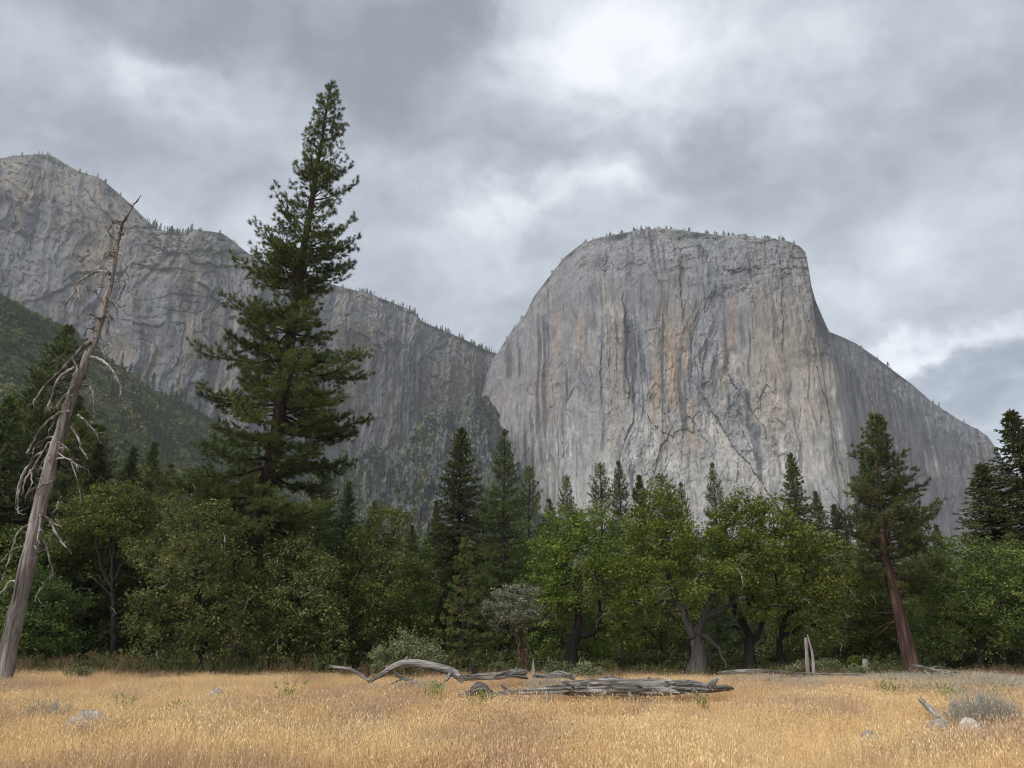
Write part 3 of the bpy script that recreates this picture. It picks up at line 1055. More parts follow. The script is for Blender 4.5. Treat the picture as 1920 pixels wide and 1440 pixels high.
def leaf_quads(geo, C, size, rng, up=.5, aspect=.62, tint=None, dirs=None):
    n = len(C)
    if n == 0:
        return
    nrm = unit(rng.normal(0, 1, (n, 3)) + np.array([0, 0, up * 2]))
    a = unit(np.cross(nrm, rng.normal(0, 1, (n, 3)))) if dirs is None else unit(dirs)
    b = unit(np.cross(nrm, a))
    L = (size * (.5 + rng.random(n) ** 1.6 * 1.1))[:, None]
    W = L * aspect * .5
    bend = nrm * L * .12
    V = np.stack([C - a * L * .5, C + b * W - bend * 0, C + a * L * .5 - bend, C - b * W], 1).reshape(-1, 3)
    Fq = np.arange(n * 4).reshape(n, 4)
    if tint is None:
        tint = rng.uniform(0, 1, n)
    geo.add(V, Fq, np.repeat(tint, 4))


def needle_tufts(geo, C, D, L, rng, k=20, w=.012, spread=.9, tint=None):
    """bursts of needles: C centres, D shoot directions"""
    n = len(C)
    if n == 0:
        return
    dirs = unit(unit(D)[:, None, :] * 1.0 + rng.normal(0, spread, (n, k, 3)))
    Ln = L[:, None, None] * rng.uniform(.7, 1.15, (n, k, 1))
    base = C[:, None, :] + unit(D)[:, None, :] * (L[:, None, None] * rng.uniform(-.35, .2, (n, k, 1)))
    side = unit(np.cross(dirs, rng.normal(0, 1, (n, k, 3)))) * w * rng.uniform(.7, 1.3, (n, k, 1))
    tip = base + dirs * Ln
    V = np.stack([base + side, tip, base - side], 2).reshape(-1, 3)
    Fq = np.arange(n * k * 3).reshape(-1, 3)
    if tint is None:
        tint = rng.uniform(0, 1, n)
    t = np.clip(tint[:, None] + rng.normal(0, .10, (n, k)), 0, 1)
    geo.add(V, Fq, np.repeat(t.ravel(), 3))


def join(a, b):
    """limbs grow out of the trunk: one continuous piece of wood"""
    for V, A in zip(b.V, b.A):
        a.V.append(V)
        a.A.append(A)
    for k, fs in b.p.items():
        a.p.setdefault(k, []).extend([f + a.n for f in fs])
    a.n += b.n


def gen_conifer(seed, H, r0, prof, lean=None, crown_base=.2, whorl=.75, per=4, droop=.25, style='pine', L=.26, k=20, nw=.013, dens=1.0, dead_low=6, gap=.12, upturn=.25, leader=True, mat_leaf='pine', mat_bark='bark_pine', skew=None, forks=None, spread=1.15, ragged=.0):
    """prof: function of height fraction -> branch length in metres; returns trunk, branches, crown meshes"""
    rng = np.random.default_rng(seed)
    tr, br, cr = Geo(), Geo(), Geo()
    nseg = 26
    hh = np.linspace(0, H, nseg)
    path = np.zeros((nseg, 3))
    path[:, 2] = hh
    if lean is not None:
        path[:, :2] += np.array([np.interp(hh / H, np.linspace(0, 1, len(lean)), [l[i] for l in lean]) for i in (0, 1)]).T
    path[1:-1, :2] += rng.normal(0, .012 * r0 * 3, (nseg - 2, 2))
    f = hh / H
    rad = r0 * ((1 - f) ** .85 * .93 + .02) * (1 + .30 * np.exp(-hh / (r0 * 1.6)))
    tube(tr, path, rad, 12, .05, rng)
    SA, SB, RA, RB = [], [], [], []
    TC, TD, TT = [], [], []

    def trunk_at(z):
        return np.array([np.interp(z, hh, path[:, i]) for i in range(3)]), np.interp(z, hh, rad)
    z = crown_base * H
    zs = []
    while z < H * .985:
        zs.append(z)
        z += whorl * rng.uniform(.6, 1.4) * (1.0 if z < H * .75 else .75)
    phase = rng.uniform(0, 6.28)
    for z in zs:
        fz = z / H
        nb = max(2, int(round(per * rng.uniform(.7, 1.3))))
        phase += rng.uniform(.6, 1.6)
        for ib in range(nb):
            if rng.random() < gap and not .59 < fz < .69:
                continue
            az = phase + ib * 2 * math.pi / nb + rng.normal(0, .3)
            ln = prof(fz) * rng.uniform(.62 - ragged, 1.12)
            if skew is not None:
                ln *= skew(fz, az, rng)
            if ln < .15:
                continue
            p0, rt = trunk_at(z + rng.uniform(-.2, .2) * whorl)
            el = np.interp(fz, [0, .3, .6, .85, 1], [-.30, -.12, .10, .45, 1.0]) + rng.normal(0, .14) - droop * .3
            o = np.array([math.cos(az), math.sin(az), 0])
            ns = 7
            t = np.linspace(0, 1, ns)
            horiz = ln * t * math.cos(el)
            vert = ln * (t * math.sin(el) - droop * t ** 2 * (1 - fz) + upturn * t ** 3)
            bend = rng.normal(0, .10) * ln * t ** 2
            side = np.array([-o[1], o[0], 0])
            pts = p0 + o * horiz[:, None] + np.array([0, 0, 1.]) * vert[:, None] + side * bend[:, None]
            pts[1:] += rng.normal(0, .025 * ln ** .6, (ns - 1, 3))
            rb = max(.012, min(rt * .45, .016 * ln ** 1.15 + .010))
            rr = rb * (1 - t * .85)
            SA.extend(pts[:-1]); SB.extend(pts[1:]); RA.extend(rr[:-1]); RB.extend(rr[1:])
            bt = np.clip(rng.normal(.5, .17), 0, 1)
            nsub = max(3, int(ln * (3.4 if style == 'pine' else 5.0) * dens))
            for js in range(nsub):
                u = np.interp((js + rng.uniform(0, .8)) / nsub, [0, 1], [.28 if style == 'pine' else .12, 1.0])
                i0 = min(int(u * (ns - 1)), ns - 2)
                q = pts[i0] + (pts[i0 + 1] - pts[i0]) * (u * (ns - 1) - i0)
                dm = unit(pts[i0 + 1] - pts[i0])
                sgn = 1 if js % 2 else -1
                sl = ln * (.36 if style == 'pine' else .32) * (1.05 - .7 * u) * rng.uniform(.5, 1.25) + .10
                dd = unit(dm * rng.uniform(.55, 1.1) + side * sgn * rng.uniform(.5, 1.1) + np.array([0, 0, rng.normal(.12 if style == 'pine' else -.18, .28)]))
                e = q + dd * sl
                mid = q + dd * sl * .5 + rng.normal(0, .04, 3)
                SA.extend([q, mid]); SB.extend([mid, e]); r_ = .010 + .006 * sl
                RA.extend([r_, r_ * .8]); RB.extend([r_ * .8, r_ * .5])
                if style == 'pine':
                    nt_ = max(1, int(sl * 3.6 * dens + rng.random()))
                    for jt in range(nt_):
                        w_ = 1 - jt * .21 / max(sl, .3)
                        if w_ < .15:
                            break
                        off = rng.normal(0, .10, 3)
                        TC.append(q + (e - q) * w_ + off * (jt > 0)); TD.append(dd + np.array([0, 0, .35]) + off * 2); TT.append(bt + rng.normal(0, .10))
                else:
                    nt_ = max(2, int(sl * 5.5 * dens))
                    for jt in range(nt_):
                        w_ = (jt + .6) / nt_
                        TC.append(q + (e - q) * w_ + rng.normal(0, .05, 3)); TD.append(dd + np.array([0, 0, -.15]) + rng.normal(0, .3, 3)); TT.append(bt + .22 * (w_ - .5) + rng.normal(0, .08))
            TC.append(pts[-1]); TD.append(pts[-1] - pts[-2]); TT.append(bt + .1)
    for _ in range(dead_low):                                   # bare stubs below the crown
        z = rng.uniform(.25, 1.0) * crown_base * H + .06 * H
        p0, rt = trunk_at(z)
        az = rng.uniform(0, 6.28)
        ln = rng.uniform(.5, 2.2)
        o = np.array([math.cos(az), math.sin(az), rng.normal(-.15, .2)])
        pts = np.array([p0, p0 + o * ln * .5, p0 + o * ln + np.array([0, 0, -.25 * ln])]) + np.vstack([np.zeros(3), rng.normal(0, .08, (2, 3))])
        SA.extend(pts[:-1]); SB.extend(pts[1:]); RA.extend([.035, .022]); RB.extend([.022, .008])
    if leader:
        for z in np.arange(H - 1.6, H, .2):
            p0, rt = trunk_at(z)
            TC.append(p0); TD.append(np.array([rng.normal(0, .4), rng.normal(0, .4), 1.0])); TT.append(.55)
    if SA:
        prisms(br, SA, SB, RA, RB, 3)
    TC, TD, TT = np.array(TC), np.array(TD), np.clip(np.array(TT), 0, .98)
    if style == 'pine':
        needle_tufts(cr, TC, TD, np.full(len(TC), L) * rng.uniform(.8, 1.2, len(TC)), rng, k, nw, spread, TT)
    else:
        needle_tufts(cr, TC, TD, np.full(len(TC), L) * rng.uniform(.8, 1.2, len(TC)), rng, k, nw, .55, TT)
    nm = 'conifer%d' % seed
    join(tr, br)
    return (tr.mesh(nm + '_trunk', M[mat_bark], True), None, cr.mesh(nm + '_crown', M[mat_leaf]))


def gen_broadleaf(seed, stems, lobes, clump=.75, nclump=320, per=70, leaf=.16, r_tip=.011, mat_leaf='oak', mat_bark='bark_dark', flat=.6, up=.6, power=.44, rmin_stem=None, aspect=.62, dead_twigs=0, shell=.5):
    """stems: list of (path points, base radius); lobes: list of (centre, (rx, ry, rz)); local coordinates, z = 0 at the ground"""
    rng = np.random.default_rng(seed)
    tr, br, cr = Geo(), Geo(), Geo()
    nodes, parent, plen = [], [], []
    stem_nodes = {}
    for si, (pts, r0) in enumerate(stems):
        p = smooth_path(pts, max(6, int(np.linalg.norm(np.diff(np.array(pts), axis=0), axis=1).sum() / .35)))
        prev = -1
        acc = 0
        if si and np.linalg.norm(np.array(pts[0]) - np.array(stems[0][0][0])) > .01 and len(nodes):
            dd = np.linalg.norm(np.array(nodes) - p[0], axis=1)
            prev = int(dd.argmin())
            acc = plen[prev]
        tip = np.linspace(0, 1, len(p))
        rad = r0 * (1 - .62 * tip) * (1 + .5 * np.exp(-p[:, 2] / max(.25, r0 * 1.5)) * (p[0, 2] < .3))
        wig = rng.normal(0, .06, (len(p), 3)) * (tip > .12)[:, None]
        p = p + wig
        tube(tr, p, rad, 10, .10, rng)
        for i in range(len(p)):
            nodes.append(p[i]); parent.append(prev); acc += .35; plen.append(acc if p[i][2] > .25 * p[-1][2] else 60.0)
            prev = len(nodes) - 1
            stem_nodes[prev] = 1
    lob = [(np.asarray(c, float), np.asarray(r, float)) for c, r in lobes]
    area = np.array([(r[0] * r[1] * r[2]) ** (2 / 3) for c, r in lob])
    area = area / area.sum()
    C = []
    for (c, r), w in zip(lob, area):
        n = max(3, int(nclump * w))
        d = unit(rng.normal(0, 1, (n, 3)))
        rr = (shell + (1 - shell) * rng.random(n) ** .6)[:, None]
        wob = 1 + .22 * np.sin(d[:, :1] * 5 + seed) * np.cos(d[:, 1:2] * 4.3 + d[:, 2:] * 5.1)
        C.append(c + d * r * rr * wob)
    C = np.concatenate(C)
    C = C[C[:, 2] > .25]
    crown_c = np.array(stems[0][0][-1], float)
    C = C[np.argsort(np.linalg.norm(C - crown_c, axis=1))]
    segs = []
    NA = np.zeros((len(nodes) + len(C) * 8, 3))
    NP = np.zeros(len(NA))
    NA[:len(nodes)] = nodes
    NP[:len(nodes)] = plen
    n = len(nodes)
    tips = []
    for c in C:
        d = np.linalg.norm(NA[:n] - c, axis=1)
        i = int((d + .16 * NP[:n]).argmin())
        k = int(min(6, max(1, d[i] / .6)))
        a = NA[i].copy()
        sag = rng.normal(.05, .12) * d[i]
        prev = i
        jit = rng.normal(0, .07 * min(1.5, d[i]), (k, 3))
        for q in range(1, k + 1):
            t = q / k
            pnt = a + (c - a) * t + np.array([0, 0, sag * 4 * t * (1 - t)]) + (jit[q - 1] if q < k else 0)
            NA[n] = pnt
            NP[n] = NP[prev] + d[i] / k
            parent.append(prev)
            prev = n
            n += 1
        tips.append(prev)
    cnt = np.zeros(n)
    cnt[tips] = 1
    for i in range(n - 1, -1, -1):
        if parent[i] >= 0:
            cnt[parent[i]] += cnt[i]
    rad = r_tip * np.maximum(cnt, 1) ** power
    idx = np.array([i for i in range(n) if parent[i] >= 0 and i not in stem_nodes])
    par = np.array(parent)[idx]
    rp = np.minimum(rad[par], rad[idx] * 1.7)
    prisms(br, NA[par], NA[idx], rp, rad[idx], 5)
    # leaves
    tipP = NA[tips]
    m = len(tipP)
    sz = clump * rng.uniform(.6, 1.25, m)
    lp = rng.normal(0, 1, (m, per, 3))
    lp = unit(lp) * (rng.random((m, per, 1)) ** .45)
    lp = lp * sz[:, None, None] * np.array([1, 1, flat])
    keep = rng.random((m, per)) < rng.uniform(.55, 1.0, (m, 1))
    LP = (tipP[:, None, :] + lp)[keep]
    ct = np.clip(rng.normal(.45, .21, m), 0, .9)
    tint = np.clip(ct[:, None] + rng.normal(0, .12, (m, per)), 0, .93)
    tint = np.where(rng.random((m, per)) < .012, .99, tint)[keep]
    ok = LP[:, 2] > .06
    leaf_quads(cr, LP[ok], leaf, rng, up, aspect, tint[ok])
    if dead_twigs:
        TA, TB, R1, R2 = [], [], [], []
        for _ in range(dead_twigs):
            c, r = lob[rng.integers(len(lob))]
            d = unit(rng.normal(0, 1, 3) + np.array([0, -.9, -.2]))
            p = c + d * r * rng.uniform(.75, 1.0)
            o = unit(d + rng.normal(0, .6, 3))
            for q in range(4):
                e = p + o * rng.uniform(.25, .5)
                TA.append(p); TB.append(e); R1.append(.022 - .004 * q); R2.append(.018 - .004 * q)
                s_ = unit(o + rng.normal(0, .9, 3))
                TA.append(e); TB.append(e + s_ * rng.uniform(.15, .45)); R1.append(.011); R2.append(.006)
                p, o = e, unit(o + rng.normal(0, .5, 3) + np.array([0, 0, -.25]))
        dt = Geo()
        prisms(dt, TA, TB, R1, R2, 3)
        dmesh = dt.mesh('dead_twigs%d' % seed, M['snag_twig'])
    else:
        dmesh = None
    nm = 'broadleaf%d' % seed
    join(tr, br)
    return (tr.mesh(nm + '_trunk', M[mat_bark], True), None, cr.mesh(nm + '_crown', M[mat_leaf]), dmesh)


def place_tree(name, meshes, loc, label, cat='tree', group=None, scale=1.0, rot=0.0, sx=1.0):
    e = put(name, None, label=label, cat=cat, group=group, loc=tuple(loc))
    e.scale = (scale * sx, scale * sx, scale)
    e.rotation_euler = (0, 0, rot)
    e.empty_display_size = .3
    for nm, me in zip(('trunk', 'branches', 'crown', 'dead_twigs'), meshes):
        if me is not None:
            put(nm, me, e, kind='stuff' if nm == 'dead_twigs' else None)
    return e


# ------------------------------------------------------------------ the kinds
def prof_pts(xs, ys):
    return lambda f: float(np.interp(f, xs, ys))


def ground_at(px, Y):
    g = G(px, Y)
    g[2] = float(gz(g[0], g[1]))
    return g


# the tall pine
def hero_pine():
    Y = 54.0
    b = P(462, 1258, Y)
    b[2] = 0.0
    tp = [P(622, 163, Y), P(590, 350, Y), P(555, 560, Y), P(520, 800, Y), P(478, 1000, Y)]
    H = tp[0][2]
    base = np.array([tp[4][0] - .35, Y, 0])
    zs = [0] + [t[2] for t in tp[::-1]]
    xs = [0] + [t[0] - base[0] for t in tp[::-1]]
    lean = [(float(np.interp(f * H, zs, xs)), .25 * math.sin(f * 5)) for f in np.linspace(0, 1, 14)]
    prof = prof_pts([.15, .25, .35, .45, .52, .58, .63, .68, .74, .80, .86, .92, .97, 1.0], [5.4, 6.6, 6.1, 5.9, 5.3, 4.0, 4.9, 4.0, 3.0, 2.5, 2.2, 1.8, 1.0, .4])

    def skew(f, az, rng):
        r = 1.0
        rightness = math.cos(az)
        if f > .70:
            r *= 1.0 + .22 * rightness
        if .60 < f < .66 and rightness < -.4:
            r *= 1.12
        if .53 < f < .59:
            r *= .72
        r *= 1.0 + .26 * math.sin(az * 2 + f * 31) * math.sin(f * 47 + az)
        return min(r, 1.15)
    ms = gen_conifer(101, H, .74, prof, lean, .13, .58, 5.8, .30, 'pine', .30, 27, .018, 1.10, 12, .24, .34, skew=skew, spread=1.6, ragged=.22)
    place_tree('tall_pine', ms, base, 'tallest pine, towering into the sky on the left above all other trees', 'tree')


hero_pine()

KIND = {}
KIND['pine_a'] = (30.0, gen_conifer(201, 30, .50, prof_pts([.12, .3, .5, .7, .85, .95, 1], [3.9, 4.6, 4.0, 3.0, 2.0, 1.0, .25]), [(0, 0), (.3, .1), (.1, 0)], .10, .52, 6, .28, 'pine', .32, 14, .026, .95, 5, .12, .25))
KIND['pine_b'] = (26.0, gen_conifer(202, 26, .42, prof_pts([.3, .5, .65, .8, .92, 1], [2.6, 3.4, 2.8, 2.4, 1.4, .3]), [(0, 0), (-.3, .1), (.2, 0)], .30, .62, 4.6, .2, 'pine', .32, 15, .026, .95, 14, .18, .25))
KIND['fir_a'] = (30.0, gen_conifer(203, 30, .46, prof_pts([.05, .25, .5, .75, .9, 1], [4.6, 4.7, 3.7, 2.4, 1.25, .25]), None, .05, .48, 7, .34, 'fir', .30, 8, .055, .72, 3, .10, .12, mat_leaf='fir'))
KIND['fir_b'] = (24.0, gen_conifer(204, 24, .40, prof_pts([.05, .2, .5, .75, .9, 1], [4.2, 4.2, 3.2, 2.1, 1.05, .2]), [(0, 0), (.2, 0)], .04, .46, 7, .30, 'fir', .30, 8, .055, .72, 3, .14, .12, mat_leaf='fir'))
KIND['young'] = (11.0, gen_conifer(205, 11, .16, prof_pts([.05, .3, .6, .85, 1], [2.0, 2.1, 1.5, .7, .15]), None, .07, .36, 5.5, .12, 'pine', .26, 14, .020, 1.0, 0, .10, .3))

KIND['far'] = (24.0, gen_conifer(206, 24, .32, prof_pts([.05, .3, .6, .85, 1], [2.9, 2.7, 1.9, .9, .2]), None, .10, 1.5, 4, .28, 'fir', .9, 5, .24, .34, 0, .15, .12, mat_leaf='fir'))
KIND['rim'] = (12.0, gen_conifer(207, 12, .20, prof_pts([.1, .3, .5, .75, 1], [1.6, 2.6, 2.3, 1.6, .4]), None, .22, 1.5, 4, .1, 'pine', .9, 6, .26, .34, 0, .22, .2, mat_leaf='fir'))


def conifer(kind, px, py_top, Y, label, group=None, name='conifer', rot=None, sx=1.0):
    H0, ms = KIND[kind]
    g = ground_at(px, Y)
    top = P(px, py_top, Y)
    e = place_tree(name, ms, (top[0], Y, g[2] - .05), label, 'tree', group, (top[2] - g[2]) / H0, (px * 1.37 + Y) % 6.28 if rot is None else rot, sx)
    return e


# the leaning red-barked conifer on the right
def red_cedar():
    Y = 49.0
    base = G(1714, Y)
    top = P(1643, 778, Y)
    H = top[2]
    lean = [(float(np.interp(f, [0, .15, .45, .7, 1.0], [0, -.15, -.55, -.30, top[0] - base[0]])), .1 * math.sin(4 * f)) for f in np.linspace(0, 1, 10)]
    prof = prof_pts([.30, .42, .5, .62, .72, .82, .9, .97, 1.0], [2.2, 3.0, 3.2, 2.9, 2.2, 1.5, .95, .5, .15])

    def skew(f, az, rng):
        return (1 + .18 * math.cos(az)) if f < .75 else 1.0
    ms = gen_conifer(111, H, .46, prof, lean, .33, .42, 6.2, .22, 'pine', .27, 20, .020, 1.25, 12, .12, .3, skew=skew, mat_bark='bark_cedar', mat_leaf='fir', ragged=.15)
    place_tree('red_bark_pine', ms, (base[0], Y, 0), 'pine with bare reddish lower trunk standing at the meadow edge on the right', 'tree')


red_cedar()


# ------------------------------------------------------------------ broadleaf trees of the front row: lobes and stems given by what the photograph shows
def oak(seed, label, Y, base_px, stems_px, lobes_px, r0, depth=1.0, name='oak_tree', cat='tree', **kw):
    """stems_px: lists of (px, py, dY); lobes_px: (px, py, radius px, dY)"""
    g = G(base_px, Y)
    org = np.array((g[0], Y, 0.0))
    stems = []
    for k, (pts, r) in enumerate(stems_px):
        pp = [P(q[0], q[1], Y + (q[2] if len(q) > 2 else 0)) - org for q in pts]
        if k == 0 or kw.get('multi'):
            if pp[0][2] < 1.0:
                pp[0][2] = -.1
        stems.append((pp, r))
    lobes = []
    for q in lobes_px:
        dY = q[3] if len(q) > 3 else 0
        c = P(q[0], q[1], Y + dY) - org
        r = q[2] / F * (Y + dY) * 1.0
        lobes.append((c, (r, r * 1.05 * depth, r * .85)))
    kw.pop('multi', None)
    ms = gen_broadleaf(seed, stems, lobes, **kw)
    return place_tree(name, ms, tuple(org), label, cat), ms


OAKS = []
# broad dull oak left of the tall pine
OAKS.append(oak(301, 'broad dull green oak drooping to the grass in front of the tall pine', 47, 392,
            [([(392, 1262), (386, 1200), (372, 1130), (362, 1060)], .34), ([(384, 1190), (420, 1140), (440, 1090)], .2), ([(382, 1180), (340, 1130), (310, 1070)], .2)],
            [(345, 965, 50, 1), (400, 985, 55, 0), (300, 1040, 52, 0), (365, 1050, 70, -1), (430, 1060, 50, 1), (300, 1120, 50, -1), (380, 1140, 62, -1.5), (450, 1130, 42, 0), (300, 1195, 45, -.5), (370, 1215, 45, -1), (435, 1205, 48, -.5), (268, 1150, 30, .5)],
            .34, mat_leaf='oak_dull', nclump=430, per=72, clump=.72, leaf=.15, dead_twigs=26))
# dark tree with the black forked trunk
OAKS.append(oak(302, 'shaded oak with thin black forked trunk behind the leaning dead snag', 58, 212,
            [([(214, 1225), (213, 1150), (212, 1090), (216, 1020)], .26), ([(213, 1110), (190, 1060), (178, 1000)], .13), ([(213, 1095), (236, 1040), (250, 985)], .13), ([(213, 1120), (180, 1090), (160, 1085)], .08), ([(214, 1060), (204, 1010), (205, 960)], .1)],
            [(215, 945, 50, 0), (165, 965, 46, 1), (268, 960, 44, 1), (120, 1010, 40, 2), (215, 975, 40, -1), (285, 1000, 30, 1), (165, 1000, 30, 2)],
            .26, mat_leaf='oak_deep', nclump=300, per=80, clump=.8, leaf=.17))
OAKS.append(oak(303, 'brownish green oak thicket at the foot of the tall pine', 50, 520,
            [([(520, 1262), (522, 1200), (528, 1130), (540, 1070)], .25), ([(524, 1190), (490, 1150), (480, 1120)], .14), ([(526, 1160), (570, 1110), (590, 1090)], .16)],
            [(545, 1035, 46, 1), (505, 1090, 50, 0), (590, 1080, 48, 1), (550, 1130, 55, -1), (490, 1165, 46, 0), (600, 1150, 46, 0), (545, 1200, 45, -1), (480, 1225, 32, 0), (610, 1215, 40, 0), (455, 1150, 25, 1)],
            .25, mat_leaf='oak_dull', nclump=380, per=66, clump=.72, leaf=.15, dead_twigs=20))
OAKS.append(oak(304, 'rounded deep green oak left of centre behind the silvery bush', 55, 640,
            [([(634, 1258), (628, 1215), (640, 1160), (665, 1100)], .26), ([(640, 1150), (700, 1090), (720, 1030)], .16), ([(650, 1130), (650, 1080)], .12)],
            [(725, 985, 46, 0), (690, 1030, 52, 0), (760, 1050, 48, 0), (665, 1090, 50, -1), (725, 1100, 58, -1), (780, 1110, 40, 0), (650, 1155, 46, 0), (710, 1165, 50, -1), (775, 1170, 40, 0), (650, 1215, 32, .5)],
            .26, mat_leaf='oak_deep', nclump=420, per=74, clump=.78, leaf=.16, dead_twigs=10))
OAKS.append(oak(305, 'green oak with dark trunk and crooked side limb at the centre', 50, 1072,
            [([(1070, 1262), (1072, 1215), (1080, 1190), (1084, 1140), (1088, 1070)], .40), ([(1078, 1192), (1110, 1186), (1124, 1170), (1126, 1130)], .22), ([(1084, 1110), (1064, 1060), (1060, 1010)], .2), ([(1086, 1090), (1112, 1050), (1120, 1010)], .2)],
            [(1060, 990, 48, 0), (1112, 985, 46, 0), (1030, 1040, 46, 0), (1085, 1040, 55, -1), (1145, 1040, 48, 0), (1010, 1095, 40, 0), (1150, 1100, 50, -1), (1060, 1105, 46, -1.5), (1175, 1150, 42, 0), (1030, 1150, 36, 0), (1180, 1205, 36, .5), (1130, 1215, 28, 1.5), (1020, 1205, 30, 1.5)],
            .40, mat_leaf='oak', nclump=480, per=66, clump=.72, leaf=.155, dead_twigs=12))
OAKS.append(oak(306, 'bright green oak on a thick pale fluted trunk, right of centre', 48, 1308,
            [([(1308, 1268), (1308, 1225), (1306, 1195), (1300, 1180)], .50), ([(1300, 1195), (1280, 1150), (1264, 1110), (1246, 1060), (1240, 1000)], .26), ([(1306, 1190), (1322, 1150), (1338, 1100), (1345, 1060)], .26), ([(1318, 1160), (1360, 1140), (1385, 1120)], .18), ([(1310, 1190), (1345, 1215), (1366, 1255)], .17)],
            [(1235, 950, 46, 0), (1205, 1000, 46, 0), (1262, 1010, 48, -1), (1190, 1060, 40, 0), (1240, 1070, 48, -1), (1295, 1050, 42, 0), (1335, 1020, 40, 1), (1340, 1085, 42, -1), (1200, 1120, 36, 0), (1290, 1110, 30, -1.5), (1275, 980, 28, 0)],
            .62, mat_leaf='oak', mat_bark='bark_pale', nclump=450, per=66, clump=.68, leaf=.15, dead_twigs=8))
OAKS.append(oak(307, 'broad bright green oak with dark leaning trunk beside the pale fluted trunk', 50, 1402,
            [([(1402, 1260), (1402, 1215), (1398, 1180), (1380, 1140)], .42), ([(1398, 1180), (1372, 1130), (1384, 1080), (1410, 1040)], .2), ([(1404, 1210), (1436, 1160), (1458, 1100)], .2), ([(1400, 1150), (1430, 1070)], .16)],
            [(1390, 958, 46, 0), (1440, 975, 52, 0), (1370, 1005, 42, 0), (1420, 1030, 52, -1.5), (1480, 1020, 45, 0), (1385, 1075, 42, -2), (1450, 1085, 46, -1), (1410, 1130, 36, -1.5), (1480, 1120, 30, 0), (1360, 960, 26, 0)],
            .42, mat_leaf='oak', nclump=490, per=66, clump=.70, leaf=.15, dead_twigs=10))
OAKS.append(oak(308, 'yellowish thin-leaved oak spreading right of the bright oaks', 51, 1470,
            [([(1466, 1258), (1462, 1200), (1480, 1140), (1510, 1080)], .24), ([(1480, 1150), (1530, 1120), (1570, 1100)], .14), ([(1470, 1190), (1510, 1170), (1545, 1180)], .12)],
            [(1520, 1030, 44, 0), (1565, 1040, 44, 0), (1540, 1085, 44, -1), (1600, 1085, 32, 0), (1500, 1120, 36, -1), (1565, 1135, 32, 0), (1480, 1165, 30, 0), (1545, 1190, 26, -.5)],
            .24, mat_leaf='oak', nclump=330, per=46, clump=.72, leaf=.14, dead_twigs=26))
OAKS.append(oak(309, 'dark rounded oak behind the broken upright trunk', 57, 1600,
            [([(1605, 1256), (1604, 1200), (1610, 1140)], .22), ([(1606, 1180), (1640, 1130)], .12)],
            [(1625, 1100, 44, 0), (1580, 1150, 44, 0), (1640, 1150, 46, -1), (1600, 1200, 44, -1), (1660, 1200, 36, 0), (1550, 1215, 30, 0)],
            .22, mat_leaf='oak_deep', nclump=300, per=76, clump=.78, leaf=.16, dead_twigs=6))
OAKS.append(oak(310, 'wide dark green oak filling the right edge below the firs', 52, 1835,
            [([(1836, 1262), (1836, 1225), (1822, 1180), (1815, 1110)], .22), ([(1834, 1215), (1870, 1170), (1880, 1110)], .16), ([(1826, 1190), (1780, 1150), (1765, 1110)], .14)],
            [(1760, 1070, 46, 0), (1815, 1050, 50, 0), (1875, 1060, 54, 0), (1750, 1130, 48, -1), (1810, 1120, 54, -1), (1880, 1130, 56, -1), (1940, 1090, 56, 0), (1770, 1190, 42, 0), (1840, 1190, 40, 0), (1920, 1180, 50, 0), (1735, 1215, 30, .5)],
            .22, mat_leaf='oak_deep', nclump=480, per=74, clump=.78, leaf=.16, dead_twigs=14))
OAKS.append(oak(311, 'low dark oak at the far left behind the dead snag base', 56, 70,
            [([(80, 1262), (84, 1210), (100, 1150)], .2), ([(84, 1210), (50, 1150), (30, 1120)], .14)],
            [(60, 1100, 46, 0), (15, 1130, 50, 0), (105, 1135, 42, 0), (60, 1180, 50, -1), (-30, 1190, 50, 0), (120, 1200, 36, 0), (20, 1220, 36, -1)],
            .2, mat_leaf='oak_deep', nclump=330, per=70, clump=.78, leaf=.16, dead_twigs=12))

# small grey-green round-headed tree with red stems
oak(320, 'small round-headed grey-green tree with reddish twisted stems at meadow edge', 46, 978,
    [([(980, 1260), (979, 1225), (966, 1195), (950, 1160)], .095), ([(985, 1262), (986, 1220), (985, 1180), (992, 1150)], .085), ([(977, 1230), (972, 1190), (968, 1140)], .075)],
    [(955, 1120, 34, 0), (925, 1140, 24, 0), (990, 1125, 28, 0), (960, 1145, 32, -.6), (1000, 1155, 20, 0), (930, 1165, 16, 0), (975, 1165, 18, -.4)],
    .16, name='manzanita', mat_leaf='manzanita', mat_bark='bark_red', nclump=230, per=52, clump=.36, leaf=.095, r_tip=.008)
